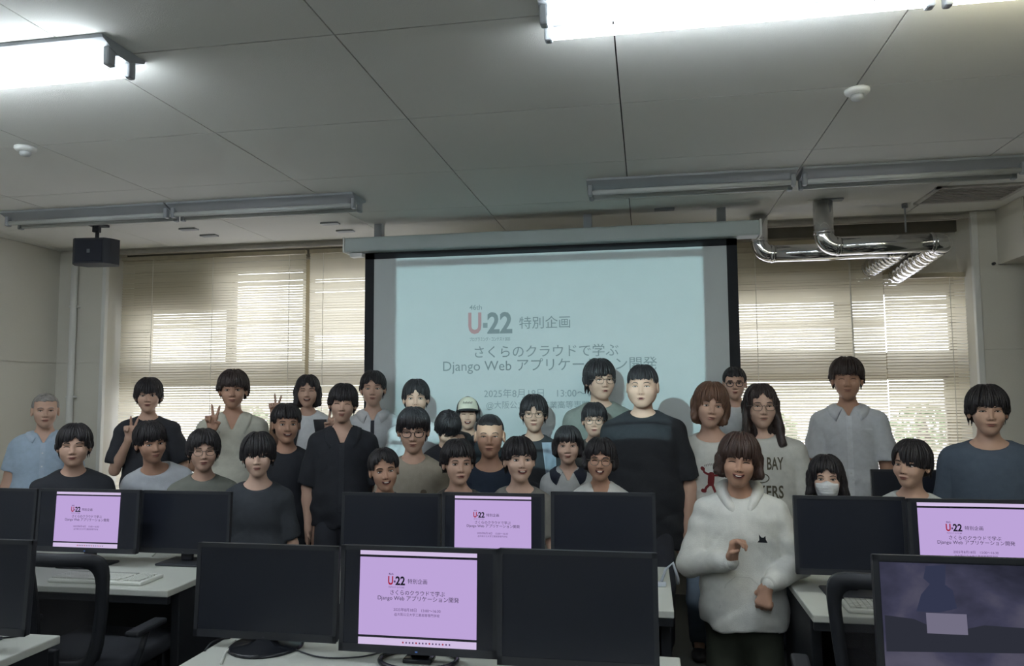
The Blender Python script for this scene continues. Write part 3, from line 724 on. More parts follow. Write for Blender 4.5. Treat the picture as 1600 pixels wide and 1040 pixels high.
# ------------------------------------------------------------------ swivel chairs seen from behind
mesh_m = bpy.data.materials.new('chair_mesh'); mesh_m.use_nodes = True; nt = mesh_m.node_tree; b = nt.nodes['Principled BSDF']; b.inputs['Roughness'].default_value = .8
ck = nt.nodes.new('ShaderNodeTexNoise'); ck.inputs['Scale'].default_value = 200; rp = nt.nodes.new('ShaderNodeValToRGB'); rp.color_ramp.elements[0].color = (*lin((44, 44, 48)), 1); rp.color_ramp.elements[1].color = (*lin((60, 58, 60)), 1)
nt.links.new(ck.outputs['Fac'], rp.inputs[0]); nt.links.new(rp.outputs[0], b.inputs['Base Color']); b.inputs['Alpha'].default_value = .5
chair_m = mat('chair_black', (44, 46, 51), .5)
def chair(x, y, rz, ztop, w, label):
    t = thing('swivel_chair', label, 'chair', (x, y, 0), rz)
    # back faces -y local (towards the camera); sitter faces +y
    h = .46; zb = ztop - h; hw = w / 2
    loop = []; N = 36
    for k in range(N):
        a_ = 2 * PI * k / N; cx_, sx_ = math.cos(a_), math.sin(a_); e = .32
        xx = hw * math.copysign(abs(cx_) ** e, cx_); zz = zb + h / 2 + h / 2 * math.copysign(abs(sx_) ** e, sx_)
        f = (zz - zb) / h; xx *= .78 + .22 * f
        loop.append(Vector((xx, -.05 - .09 * (f - .3) ** 2 + .05 * (xx / hw) ** 2, zz)))
    mb = MB(); b0 = 0
    inner = [Vector((p.x * .80, p.y, zb + h / 2 + (p.z - zb - h / 2) * .80)) for p in loop]
    for off in (-.018, .018):
        mb.v += [tuple(p + Vector((0, off, 0))) for p in loop] + [tuple(p + Vector((0, off, 0))) for p in inner]
    for k in range(N):
        k2 = (k + 1) % N
        mb.f += [(k, k2, N + k2, N + k), (2 * N + k, 3 * N + k, 3 * N + k2, 2 * N + k2), (k, 2 * N + k, 2 * N + k2, k2), (N + k, N + k2, 3 * N + k2, 3 * N + k)]; mb.m += [0] * 4
    mb.build('back_frame', chair_m, t, True)
    mb = MB(); nn = 10
    cv = [(0, zb + h / 2)]
    mb.v = [(0, -.055, zb + h / 2)] + [tuple(p * 1) for p in inner]
    mb.f = [(0, 1 + k, 1 + (k + 1) % N) for k in range(N)]; mb.m = [0] * N
    mb.build('back_mesh', mesh_m, t)
    MB().rbox((-.02, -.1, zb - .1), (.02, -.07, zb + .1), .006).rbox((-.02, -.1, zb - .12), (.02, .1, zb - .09), .006).build('back_support', chair_m, t)
    MB().rbox((-.24, -.03, .42), (.24, .42, .49), .025, seg=3).build('seat', mat('seat_fabric', (42, 44, 50), .9), t, True)
    for s in (-1, 1):
        MB().tube([(s * .25, .05, .43), (s * .28, .05, .52), (s * .28, .09, .59)], .013, 8).rbox((s * .28 - .03, -.02, .58), (s * .28 + .03, .18, .605), .01).build('armrest', chair_m, t)
    MB().tube([(0, .19, .12), (0, .19, .42)], .028, 12).build('gas_column', chair_m, t)
    for k in range(5):
        a_ = 2 * PI * k / 5 + .3; e = Vector((.27 * math.cos(a_), .19 + .27 * math.sin(a_), .07))
        leg = MB().tube([(0, .19, .12), e], [.03, .018], 8).build('base_leg', chair_m, t)
        MB().lathe([(.026, -.018), (.028, 0), (.026, .018)], (e.x, e.y, .028), 14, axis='x').build('caster', black_m, leg)
    return t
a = at(112, 858, 2.72); chair(a.x, 2.72, 0.05, a.z, .37, 'black mesh-back swivel chair at the left between the desk rows')
a = at(1395, 889, 2.66); chair(a.x, 2.66, -.1, a.z, .43, 'black mesh-back swivel chair at the right between the desk rows')
# ================================================================== PEOPLE: signed distance fields turned into one continuous surface
def axis(lo, hi, coarse, fines):
    out = [lo]; p = lo
    while p < hi:
        st = coarse
        for a, b, s in fines:
            if a - coarse < p < b: st = min(st, s)
        p += st; out.append(p)
    return np.array(out, np.float32)
class Field:
    def __init__(s, ax, ay, az):
        s.a = (ax, ay, az); s.f = np.full((len(ax), len(ay), len(az)), .09, np.float32)
    def add(s, fn, lo, hi, k=.02, mode='u', m=.03):
        sl = []
        for i in range(3):
            a = max(0, int(np.searchsorted(s.a[i], lo[i] - m)) - 1); b = min(len(s.a[i]), int(np.searchsorted(s.a[i], hi[i] + m)) + 1)
            if b <= a: return
            sl.append(slice(a, b))
        x = s.a[0][sl[0]][:, None, None]; y = s.a[1][sl[1]][None, :, None]; z = s.a[2][sl[2]][None, None, :]
        d = fn(x, y, z); cur = s.f[tuple(sl)]
        if mode == 'u':
            h = np.maximum(k - np.abs(cur - d), 0) / max(k, 1e-6); r = np.minimum(cur, d) - h * h * k * .25
        else:
            h = np.maximum(k - np.abs(cur + d), 0) / max(k, 1e-6); r = np.maximum(cur, -d) + h * h * k * .25
        s.f[tuple(sl)] = r
def ellf(c, r):
    c = [float(v) for v in c]
    def fn(x, y, z):
        X_, Y_, Z_ = (x - c[0]) / r[0], (y - c[1]) / r[1], (z - c[2]) / r[2]
        k0 = np.sqrt(X_ * X_ + Y_ * Y_ + Z_ * Z_); k1 = np.sqrt((X_ / r[0]) ** 2 + (Y_ / r[1]) ** 2 + (Z_ / r[2]) ** 2) + 1e-6
        return k0 * (k0 - 1) / k1
    return fn
def capf(a, b, ra, rb, sy=1.0):
    a = np.array(a, float); b = np.array(b, float); d = (b - a) * (1, sy, 1); dd = float(d @ d) + 1e-9
    def fn(x, y, z):
        X_, Y_, Z_ = x - a[0], (y - a[1]) * sy, z - a[2]
        t = np.clip((X_ * d[0] + Y_ * d[1] + Z_ * d[2]) / dd, 0, 1)
        return np.sqrt((X_ - t * d[0]) ** 2 + (Y_ - t * d[1]) ** 2 + (Z_ - t * d[2]) ** 2) - (ra + (rb - ra) * t)
    return fn
def addell(F, c, r, k=.02, mode='u'):
    F.add(ellf(c, r), [c[i] - r[i] for i in range(3)], [c[i] + r[i] for i in range(3)], k, mode)
def addcap(F, a, b, ra, rb, k=.02, mode='u', sy=1.0):
    R = max(ra, rb); F.add(capf(a, b, ra, rb, sy), [min(a[i], b[i]) - R for i in range(3)], [max(a[i], b[i]) + R for i in range(3)], k, mode)
EDG = [((0,0,0),(1,0,0)),((0,1,0),(1,1,0)),((0,0,1),(1,0,1)),((0,1,1),(1,1,1)),((0,0,0),(0,1,0)),((1,0,0),(1,1,0)),((0,0,1),(0,1,1)),((1,0,1),(1,1,1)),
       ((0,0,0),(0,0,1)),((1,0,0),(1,0,1)),((0,1,0),(0,1,1)),((1,1,0),(1,1,1))]
def nets(F):
    f = F.f; ax, ay, az = F.a; s = f < 0; nx, ny, nz = f.shape
    c = np.zeros((nx - 1, ny - 1, nz - 1), np.int8)
    for i in (0, 1):
        for j in (0, 1):
            for k in (0, 1): c += s[i:nx - 1 + i, j:ny - 1 + j, k:nz - 1 + k]
    act = (c > 0) & (c < 8); I, J, K = np.nonzero(act); n = len(I)
    vid = np.full(c.shape, -1, np.int32); vid[act] = np.arange(n)
    acc = np.zeros((n, 3)); cnt = np.zeros(n)
    for (a, b) in EDG:
        fa = f[I + a[0], J + a[1], K + a[2]]; fb = f[I + b[0], J + b[1], K + b[2]]
        m = (fa < 0) != (fb < 0); t = np.where(m, fa / np.where(m, fa - fb, 1), 0)
        pa = np.stack([ax[I + a[0]], ay[J + a[1]], az[K + a[2]]], 1); pb = np.stack([ax[I + b[0]], ay[J + b[1]], az[K + b[2]]], 1)
        acc += np.where(m[:, None], pa + (pb - pa) * t[:, None], 0); cnt += m
    V = acc / cnt[:, None]; Q = []
    for d in range(3):
        o1, o2 = (d + 1) % 3, (d + 2) % 3
        A = [slice(1, -1)] * 3; B = [slice(1, -1)] * 3; A[d] = slice(0, -1); B[d] = slice(1, None)
        sa = s[tuple(A)]; sb = s[tuple(B)]
        for flip, mm in ((0, sa & ~sb), (1, ~sa & sb)):
            g = np.stack(np.nonzero(mm), 1)
            if not len(g): continue
            g[:, o1] += 1; g[:, o2] += 1
            def cell(da, db):
                h = g.copy(); h[:, o1] -= da; h[:, o2] -= db; return vid[h[:, 0], h[:, 1], h[:, 2]]
            q = [cell(1, 1), cell(0, 1), cell(0, 0), cell(1, 0)]
            Q.append(np.stack(q if not flip else q[::-1], 1))
    Q = np.concatenate(Q); Q = Q[(Q >= 0).all(1)]
    return V, Q
def mesh_np(name, V, Q, mats, mi=None):
    me = bpy.data.meshes.new(name); n = len(Q)
    me.vertices.add(len(V)); me.vertices.foreach_set('co', V.astype(np.float32).ravel())
    me.loops.add(n * 4); me.loops.foreach_set('vertex_index', Q.astype(np.int32).ravel())
    me.polygons.add(n); me.polygons.foreach_set('loop_start', np.arange(0, n * 4, 4, dtype=np.int32))
    me.polygons.foreach_set('use_smooth', np.ones(n, bool))
    for m in (mats if isinstance(mats, list) else [mats]): me.materials.append(m)
    if mi is not None: me.polygons.foreach_set('material_index', mi.astype(np.int32))
    me.update(); me.validate(); return me

# ---------------- head in its own frame: origin between the eyes, face towards -y, skull top z=.118, chin z=-.115
def smin(a, b, k):
    h = np.maximum(k - np.abs(a - b), 0) / k; return np.minimum(a, b) - h * h * k * .25
def smax(a, b, k): return -smin(-a, -b, k)
def head_sdf(x, y, z, P):
    jw, fat = P.get('jaw', 1.0), P.get('fat', 0.0)
    d = ellf((0, .016, .034), (.076 + fat * .3, .093, .084))(x, y, z)
    d = smin(d, ellf((0, -.020, -.032), (.065 * jw + fat, .067 + fat * .3, .078))(x, y, z), .03)
    d = smin(d, ellf((0, -.050, -.090), (.026 * jw + fat * .6, .030, .024))(x, y, z), .03)
    ax_ = np.abs(x)
    d = smin(d, ellf((.036, -.058, -.028), (.026 + fat * .6, .024, .026))(ax_, y, z), .02)
    d = smin(d, ellf((.026, -.073, .019), (.026, .014, .008))(ax_, y, z), .012)
    d = smax(d, -ellf((.031, -.097, .001), (.018, .017, .0115))(ax_, y, z), .012)
    d = smin(d, capf((0, -.083, .006), (0, -.0965, -.031), .006, .0088)(x, y, z), .012)
    d = smin(d, ellf((.0115, -.0885, -.035), (.0072, .010, .0065))(ax_, y, z), .006)
    d = smin(d, ellf((0, -.0815, -.0575), (.024, .012, .0055))(x, y, z), .006)
    d = smin(d, ellf((0, -.080, -.0675), (.020, .012, .0065))(x, y, z), .006)
    d = smax(d, -ellf((0, -.094, -.0622), (.024, .006, .0016))(x, y, z), .003)
    # ears: a cup with a hollow
    e = ellf((.080 + fat * .3, .012, -.006), (.010, .019, .031))(ax_, y, z)
    e = smax(e, -ellf((.089 + fat * .3, .006, -.004), (.008, .011, .019))(ax_, y, z), .004)
    return smin(d, e, .01)
def hair_sdf(x, y, z, H):
    v = H.get('vol', .008); amp = H.get('amp', .0035); sd = H.get('seed', 0) * 1.7; px_ = H.get('part', 0.0)
    d = ellf((0, .016, .034), (.078 + v, .097 + v * .8, .087 + v))(x, y, z)
    if H.get('side', .02) < .01:
        d = smin(d, ellf((0, .024, -.005), (.080 + v, .076 + v * .5, .075))(x, y, z), .03)
    L = H.get('long', 0)
    if L:
        ax_ = np.abs(x); lw = H.get('lw', .0)
        d = smin(d, ellf((0, .045, -.02 - L * .5), (.082 + v + lw * .5, .060, L * .5 + .07))(x, y, z), .03)
        d = smin(d, capf((.066 + v * .5, .012, .01), (.078 + lw + v * .5, H.get('fwd', -.015), -L), .030, .022)(ax_, y, z), .025)
    phi = np.arctan2(x - px_ * .5, -(y - .045)); r2 = np.sqrt((x - px_ * .5) ** 2 + (y - .045) ** 2)
    w = np.clip(r2 / .05, 0, 1)
    disp = amp * w * (np.sin(11 * phi + 2.2 * np.sin(22 * z + sd) + sd) + .7 * np.sin(23 * phi + 3 * np.sin(17 * z + 1.3 * sd) + 2 * sd) + .45 * np.sin(47 * phi + 30 * z + sd))
    d = d - disp + amp * .3
    side, back = H.get('side', .02), H.get('back', -.06)
    t = np.clip((y - .015) / .05, 0, 1); zl = side + (back - side) * t + .006 * np.sin(35 * phi + sd) + .004 * np.sin(71 * phi)
    if L: zl = -L - .02 + .012 * np.sin(30 * phi + sd) + 0 * z
    d = smax(d, zl - z, .006)
    # face opening
    fr = H.get('fringe', .03); pp = H.get('peak', 0.0); pw = H.get('pw', .022); tf = H.get('tempf', .0)
    zf = fr + pp * np.exp(-((x - px_) / pw) ** 2) + H.get('slant', 0) * x + tf * np.clip((np.abs(x) - .03) / .03, 0, 1) + H.get('jag', .006) * (np.sin(140 * x + sd) + .6 * np.sin(290 * x + 2 * sd)) * .7
    ow = H.get('ow', .060)
    op = smax(smax(np.abs(x) - ow - .15 * np.clip(z, -.1, .0) * H.get('narrow', 1), z - zf, .008), y + .012 + H.get('oy', 0), .006)
    return smax(d, -op, .006)

skin_mats = {}
def skin(tone):
    if tone not in skin_mats: skin_mats[tone] = mat('skin_' + tone, {'fair': (212, 178, 158), 'mid': (200, 164, 144), 'tan': (186, 146, 124)}[tone], .55, var=.05, scale=12, spec=.3)
    return skin_mats[tone]
hairm = {'black': mat('hair_black', (40, 37, 40), .45, var=.25, scale=40, bump=.4, bscale=160, stretch=(1, 1, .25)),
         'brown': mat('hair_brown', (64, 47, 41), .45, var=.25, scale=40, bump=.4, bscale=160, stretch=(1, 1, .25)),
         'light': mat('hair_light_brown', (104, 76, 60), .45, var=.25, scale=40, bump=.4, bscale=160, stretch=(1, 1, .25)),
         'dark': mat('hair_dark_brown', (56, 46, 44), .45, var=.25, scale=40, bump=.4, bscale=160, stretch=(1, 1, .25)),
         'grey': mat('hair_grey', (142, 138, 134), .6, var=.3, scale=40, bump=.4, bscale=160, stretch=(1, 1, .25))}
eye_w = mat('eye_white', (205, 200, 195), .35, var=.02); iris_m = mat('eye_dark', (34, 24, 22), .25); lip_m = mat('lips', (150, 92, 84), .5); lash_m = mat('lash_dark', (34, 28, 28), .7)
mouth_m = mat('mouth_dark', (70, 32, 32), .6); teeth_m = mat('teeth', (222, 216, 204), .35, var=.01)
glass_m = mat('spectacle_frame', (38, 36, 40), .35); glass_l = mat('spectacle_thin_frame', (120, 112, 104), .3, .6)
sole_m = mat('shoe_dark', (48, 48, 52), .6)

def hand_prims(w, d, n, t, pose, sc=1.0):
    """wrist w, finger direction d, palm normal n (out of the palm), thumb side t -> list of capsules"""
    w, d, n, t = [Vector(v) for v in (w, d, n, t)]; d.normalize(); n = (n - d * n.dot(d)).normalized(); t = d.cross(n).normalized() * (1 if d.cross(n).dot(t) > 0 else -1)
    out = []
    for o in (-.026, -.009, .009, .025): out.append((w + d * .012 * sc, w + (d * .088 + t * o) * sc, .013 * sc, .0135 * sc, .02))
    lens = (.072, .080, .074, .058)
    for i, off in enumerate((.029, .010, -.010, -.029)):
        b = w + (d * .088 + t * off * .95) * sc; L = lens[i] * sc
        spread = (.10, .03, -.04, -.11)[i]; curl = .25
        if pose == 'peace':
            curl = .02 if i < 2 else 1.0; spread = (.26, -.12, -.05, -.10)[i]
        elif pose == 'fist': curl = 1.0; spread *= .2
        elif pose == 'loose': curl = (.62, .7, .78, .85)[i]; spread *= .4
        elif pose == 'open': curl = .12
        cur = b; base = (d + t * spread).normalized(); a_ = 0
        for seg, ln, da in ((0, .44, 1.25), (1, .32, 1.5), (2, .24, 1.0)):
            a_ += curl * da
            di = (base * math.cos(a_) + n * math.sin(a_)).normalized(); nx_ = cur + di * L * ln
            out.append((cur, nx_, (.0088 - .0008 * seg) * sc, (.0082 - .0008 * seg) * sc, .006)); cur = nx_
    tb = w + (d * .028 + t * .026) * sc
    if pose in ('peace', 'fist', 'loose'):
        m = tb + (t * .018 + d * .028 + n * .016) * sc; e = m + (d * .014 - t * .022 + n * .018) * sc
    else:
        m = tb + (t * .022 + d * .026 + n * .008) * sc; e = m + (d * .026 + t * .008 + n * .006) * sc
    out.append((w + d * .012 * sc, tb, .014 * sc, .013 * sc, .02)); out.append((tb, m, .0115 * sc, .010 * sc, .008)); out.append((m, e, .0098 * sc, .008 * sc, .006))
    return out

def fld(parts, step, fines=([], [], [])):
    """bounding grid around capsules given as lo/hi list"""
    lo = np.min([p[0] for p in parts], 0) - .03; hi = np.max([p[1] for p in parts], 0) + .03
    return Field(axis(lo[0], hi[0], step, fines[0]), axis(lo[1], hi[1], step, fines[1]), axis(lo[2], hi[2], step, fines[2]))

SHOE = None
def shoe_mesh():
    global SHOE
    if SHOE is None:
        F = Field(axis(-.07, .07, .009, []), axis(-.24, .12, .009, []), axis(-.01, .13, .009, []))
        addell(F, (0, -.10, .03), (.045, .085, .034), .02); addell(F, (0, .03, .04), (.036, .06, .045), .03); addcap(F, (0, .03, .05), (0, .04, .10), .042, .044, .02)
        F.f = np.maximum(F.f, .001 - F.a[2][None, None, :]); V, Q = nets(F); SHOE = mesh_np('shoe', V, Q, sole_m)
    return SHOE

PEOPLE = []
def person(label, cx, top, chin, Zc, hair, shirt, tone='mid', yaw=0., tilt=0., nod=0., byaw=0., lean=(0, 0), w=1.0, b=1.0, arms=None, mouth='smile', eyes='open',
           sleeve=.62, neck='crew', sh_r=1.0, hem=None, pants=(52, 54, 62), glasses=None, head=None, fine=(), cap=None, mask=None, hstep=.0048, extra=None, hips=None, shrug=0., collar=None, longs=False):
    P = head or {}
    pt = atc(cx, top, Zc); s = (chin - top) * Zc / F_PX / .245 * (1.0)
    rz = math.atan2(-pt.x, pt.y) * .9 + byaw
    # head frame -> person frame
    Rh = Matrix.Rotation(yaw, 3, 'Z') @ Matrix.Rotation(nod, 3, 'X') @ Matrix.Rotation(tilt, 3, 'Y')
    topv = Rh @ Vector((0, .0, .128 * s))
    wc = Vector((pt.x, pt.y, pt.z)) ; rzm = Matrix.Rotation(rz, 3, 'Z')
    headw = wc - rzm @ Vector((topv.x, 0, topv.z))                 # world position of head centre
    hl = Vector((lean[0], lean[1] - .035, headw.z))                 # in person frame, root on the floor under the hips
    root_xy = headw - rzm @ Vector((hl.x, hl.y, 0))
    Hc = hl
    Np = Hc + Vector((-lean[0] * .10, .045 - lean[1] * .12, -.165 * s - .0))   # neck base
    if nod > .2: Np.z += .02
    tl = .50 * s
    hz = hips if hips is not None else max(.34, Np.z - math.sqrt(max(.02, tl * tl - lean[0] ** 2 * .8 - lean[1] ** 2 * .8)))
    HP = Vector((0, 0, hz))
    t = thing('person', label, 'person', (root_xy.x, root_xy.y, 0), rz, 'people posing for the group photo')
    sw = .138 * w * s; sk = 1 + .35 * (sh_r - 1)
    tdir = (Np - HP).normalized(); side = Vector((1, 0, 0))
    if lean[0]: side = Vector((1, 0, -lean[0] * .6)).normalized()
    S = {}
    for sg in (-1, 1): S[sg] = Np + side * (sg * sw) - tdir * (.078 * s - shrug)
    A = {}
    for sg in (-1, 1):
        spec = (arms or {}).get(sg)
        if spec is None:
            E = S[sg] + Vector((sg * .055, .015, -.27 * s)); W = E + Vector((sg * -.01, -.05, -.235 * s))
            A[sg] = (E, W, (0, -.1, -1), (-sg, 0, 0), (0, -1, 0), 'open')
        else:
            E = S[sg] + Vector(spec[0]) * s; W = E + Vector(spec[1]) * s
            A[sg] = (E, W) + tuple(spec[2:6])
    # ---- legs
    legs = []; L1_, L2_ = .42 * s, .41 * s
    for sg in (-1, 1):
        hj = HP + Vector((sg * .078, 0, -.02)); an = Vector((sg * .10, -.02, .09)); dist = (hj - an).length
        if hz < .70:
            kn = Vector((sg * .10, -.05, .075)); legs.append((hj, kn, Vector((sg * .10, .33, .075)))); continue
        if dist > L1_ + L2_ - .01: k_ = (dist + .01) / (L1_ + L2_); l1, l2 = L1_ * k_, L2_ * k_
        else: l1, l2 = L1_, L2_
        a_ = (l1 * l1 - l2 * l2 + dist * dist) / (2 * dist); h_ = math.sqrt(max(0, l1 * l1 - a_ * a_)); u = (an - hj).normalized()
        f_ = Vector((0, -1, 0)); f_ = (f_ - u * f_.dot(u)).normalized(); legs.append((hj, hj + u * a_ + f_ * h_, an))
    # ---- the body: one surface
    hr = .13 * s
    fx = [(Hc.x - .095, Hc.x + .095, hstep)]; fy = [(Hc.y - .12, Hc.y + .08, hstep)]; fz = [(Hc.z - .13, Hc.z + .14, hstep)]
    hands = {sg: hand_prims(A[sg][1], A[sg][2], A[sg][3], A[sg][4], A[sg][5], .98 * s) for sg in (-1, 1)}
    for sg in fine:
        ps = [q for c in hands[sg] for q in (c[0], c[1])]
        for ax_, fl in enumerate((fx, fy, fz)): fl.append((min(p[ax_] for p in ps) - .015, max(p[ax_] for p in ps) + .015, .0052))
    pts = [Hc + Vector((0, 0, .15)), Hc + Vector((.11, .14, 0)), Hc - Vector((.11, .14, .1))] + [q for l in legs for q in l] + [legs[0][2] - Vector((.05, .1, .08))] + [A[sg][i] for sg in (-1, 1) for i in (0, 1)] + [q for sg in (-1, 1) for c in hands[sg] for q in (c[0], c[1])] + [HP + Vector((.2, .14, 0)), HP - Vector((.2, .14, 0)), Np + Vector((sw + .08, .1, 0)), Np - Vector((sw + .08, .1, 0))]
    lo = [min(p[i] for p in pts) - .05 for i in range(3)]; hi = [max(p[i] for p in pts) + .05 for i in range(3)]
    F = Field(axis(lo[0], hi[0], .017, fx), axis(lo[1], hi[1], .017, fy), axis(lo[2], hi[2], .020, fz))
    ch = Np - tdir * .17 * s
    def torso(F, g, gb):
        addell(F, ch + Vector((0, .005, .0)), (.128 * w * b * s + g, .093 * b * s + g, .19 * s + g * .5), .05)
        addcap(F, S[-1] + side * .02 - tdir * .01, S[1] - side * .02 - tdir * .01, .046 * s + g, .046 * s + g, .05)
        for sg in (-1, 1): addcap(F, Np + Vector((sg * .03, .012, -.018)), S[sg], .042 * s + g, .043 * s + g, .05)
        addcap(F, ch, HP + Vector((0, 0, .05)), .108 * w * b * s + gb, .120 * w * b * s + gb, .06, sy=1.38)
    torso(F, 0, 0)
    addell(F, HP, (.15 * b, .10 * b, .11), .05)
    for (hj, kn, an) in legs: addcap(F, hj, kn, .075, .052, .03); addcap(F, kn, an, .05, .034, .02); addcap(F, an, an + (Vector((0, .05, -.02)) if hz < .70 else Vector((0, -.1, -.05))), .034, .03, .02)
    for sg in (-1, 1):
        E, W = A[sg][0], A[sg][1]
        addcap(F, S[sg], E, .044 * s * (.6 + .4 * b), .035 * s * (.6 + .4 * b), .03); addcap(F, E, E.lerp(W, .35), .036 * s * (.6 + .4 * b), .036 * s * (.6 + .4 * b), .02); addcap(F, E.lerp(W, .3), W, .036 * s * (.6 + .4 * b), .024 * s, .02)
    # neck
    nkt = Hc + Rh @ Vector((0, .022, -.075)) * s
    addcap(F, nkt, Np + Vector((0, .005, -.015)), .0435 * s * (.6 + .4 * b), .053 * s * (.6 + .4 * b), .03)
    Ri = np.array(Rh.transposed()); hc = np.array(Hc)
    def to_head(x, y, z):
        X_, Y_, Z_ = (x - hc[0]) / s, (y - hc[1]) / s, (z - hc[2]) / s
        return (Ri[0, 0] * X_ + Ri[0, 1] * Y_ + Ri[0, 2] * Z_, Ri[1, 0] * X_ + Ri[1, 1] * Y_ + Ri[1, 2] * Z_, Ri[2, 0] * X_ + Ri[2, 1] * Y_ + Ri[2, 2] * Z_)
    F.add(lambda x, y, z: head_sdf(*to_head(x, y, z), P) * s, Hc - Vector((.12, .13, .14)), Hc + Vector((.12, .13, .14)), .018)
    for sg in (-1, 1):
        for (a0, b0, r0, r1, k) in hands[sg]: addcap(F, a0, b0, r0, r1, k)
    V, Q = nets(F)
    body = link('body', mesh_np('body', V, Q, skin(tone)), t)
    bvh = BVHTree.FromPolygons([tuple(v) for v in V], [tuple(int(i) for i in q) for q in Q])
    def face(x, z, off=0.0):
        """point on the face at head coordinates (x, z)"""
        o = Hc + Rh @ (Vector((x, -.3, z)) * s); d = Rh @ Vector((0, 1, 0)); h = bvh.ray_cast(o, d)
        p = h[0] if h[0] is not None else Hc + Rh @ (Vector((x, -.08, z)) * s)
        return p - d * off
    TH = Matrix.Translation(Hc) @ Rh.to_4x4()
    # ---- hair
    if hair:
        H = dict(hair); hs = H.get('step', .005); L = H.get('long', 0)
        F = Field(axis(-.13, .13, hs, []), axis(-.13, .14, hs, []), axis(min(-.10, -L - .04), .16, hs, []))
        F.f = hair_sdf(F.a[0][:, None, None], F.a[1][None, :, None], F.a[2][None, None, :], H).astype(np.float32)
        V2, Q2 = nets(F)
        rnd = random.Random(H.get('seed', 0) + 77); mbh = MB(); v_ = H.get('vol', .008); am = H.get('amp', .0035)
        if am > .002:
            for k in range(96):
                ph = -PI + 2 * PI * (k + rnd.random()) / 96; th0 = rnd.uniform(.15, .75); pts_ = []
                rad = (.078 + v_, .097 + v_ * .8, .087 + v_); tw = rnd.uniform(-.25, .25)
                for q in range(40):
                    th = th0 + q * .06; a_ = ph + tw * (q / 25); sn = math.sin(th) if th < PI / 2 else max(math.sin(th), .94)
                    x_ = rad[0] * sn * math.sin(a_) * (1.01); y_ = .016 - rad[1] * sn * math.cos(a_) * 1.01
                    z_ = .034 + rad[2] * math.cos(th) * 1.01 if th < PI / 2 else .034 - (th - PI / 2) * .09
                    if y_ < -.0 and abs(x_) < H.get('ow', .06): ze = H.get('fringe', .03) + H.get('peak', 0) * math.exp(-((x_ - H.get('part', 0)) / H.get('pw', .022)) ** 2) + H.get('slant', 0) * x_ - 0.004
                    else: t_ = min(1, max(0, (y_ - .015) / .05)); ze = H.get('side', .02) + (H.get('back', -.06) - H.get('side', .02)) * t_
                    if H.get('long', 0) and not (y_ < -.0 and abs(x_) < H.get('ow', .06)): ze = -H['long'] * .3
                    if z_ < ze - rnd.uniform(-.004, .006): break
                    pts_.append(Vector((x_, y_, z_)))
                if len(pts_) < 5: continue
                n_ = len(pts_); R0 = rnd.uniform(.0045, .0075) * min(1.3, am / .0035)
                mbh.tube(pts_, [R0 * min(1, i / 3 + .1) * (1 - max(0, (i - n_ * .55) / (n_ * .45)) ** 1.5 * .93) for i in range(n_)], 5, 0, caps=False)
        if mbh.v:
            Q2 = np.concatenate([Q2, np.array(mbh.f) + len(V2)]); V2 = np.concatenate([V2, np.array(mbh.v)])
        V2 = (V2 * s) @ np.array(Rh).T + hc
        link('hair', mesh_np('hair', V2, Q2, hairm[H.get('col', 'black')]), t)
    # ---- face features
    for sg in (-1, 1):
        mb = MB(); c = face(sg * .031, .0005)
        if eyes == 'open' or (isinstance(eyes, float)):
            op = eyes if isinstance(eyes, float) else .8
            T = Matrix.Translation(c) @ Rh.to_4x4()
            mb.ell((0, .002, 0), (.0135 * s, .0055, .0058 * op * s), 0, 12, 8, T); mb.ell((0, .000, 0), (.0056 * s, .0048, .0056 * op * s), 1, 10, 8, T)
        mb_pts = [face(sg * (.031 + dx), .0062 * (.8 if eyes != 'closed' else .3) - (abs(dx) * 40) ** 2 * .009 + (.001 if eyes == 'closed' else 0), .0015) for dx in (-.0155, -.010, -.004, .003, .010, .0165)]
        mb.tube(mb_pts, [.0009, .0018, .0021, .0021, .0019, .0010], 5, 1)
        if eyes == 'open': mb.tube([face(sg * (.031 + dx), -.0052 + abs(dx) * .12, .0008) for dx in (-.011, 0, .011)], .0008, 4, 1)
        mb.build('eye', [eye_w, iris_m], t, True)
        bm_ = MB().tube([face(sg * x_, z_, .0012) for x_, z_ in ((.015, .0195), (.024, .0225), (.034, .0235), (.043, .0215), (.049, .0180))], [.0018, .0026, .0026, .0022, .0010], 5)
        bm_.build('eyebrow', lash_m if not (hair and hair.get('col') == 'grey') else hairm['grey'], t, True)
    if not mask:
        mb = MB(); W_ = .022
        if mouth == 'grin':
            pts2 = [face(x_, -.0625 + abs(x_) * abs(x_) * 14, .0008) for x_ in (-.026, -.018, -.009, 0, .009, .018, .026)]
            mb.tube(pts2, [.001, .0042, .0056, .006, .0056, .0042, .001], 8, 0, flat=1)
            mb.tube([p + Rh @ Vector((0, -.0022, .0012)) for p in pts2[1:-1]], [.0014, .0034, .0038, .0034, .0014], 6, 1)
            mb.tube([p + Rh @ Vector((0, -.001, -.0062)) for p in pts2], [.0006, .0024, .0030, .0032, .0030, .0024, .0006], 6, 2)
            mb.tube([p + Rh @ Vector((0, -.001, .0056)) for p in pts2], [.0006, .0017, .0020, .0018, .0020, .0017, .0006], 6, 2)
        else:
            q = 9 if mouth == 'smile' else (2 if mouth == 'flat' else -6)
            mb.tube([face(x_, -.0622 + q * x_ * x_, .0006) for x_ in (-.022, -.014, -.006, 0, .006, .014, .022)], [.0006, .0012, .0015, .0015, .0015, .0012, .0006], 5, 0)
            mb.tube([face(x_, -.0675 + q * x_ * x_, .0) for x_ in (-.017, -.010, 0, .010, .017)], [.001, .0028, .0036, .0028, .001], 6, 2)
            mb.tube([face(x_, -.0582 + q * x_ * x_, .0) for x_ in (-.018, -.010, 0, .010, .018)], [.0008, .0018, .0020, .0018, .0008], 6, 2)
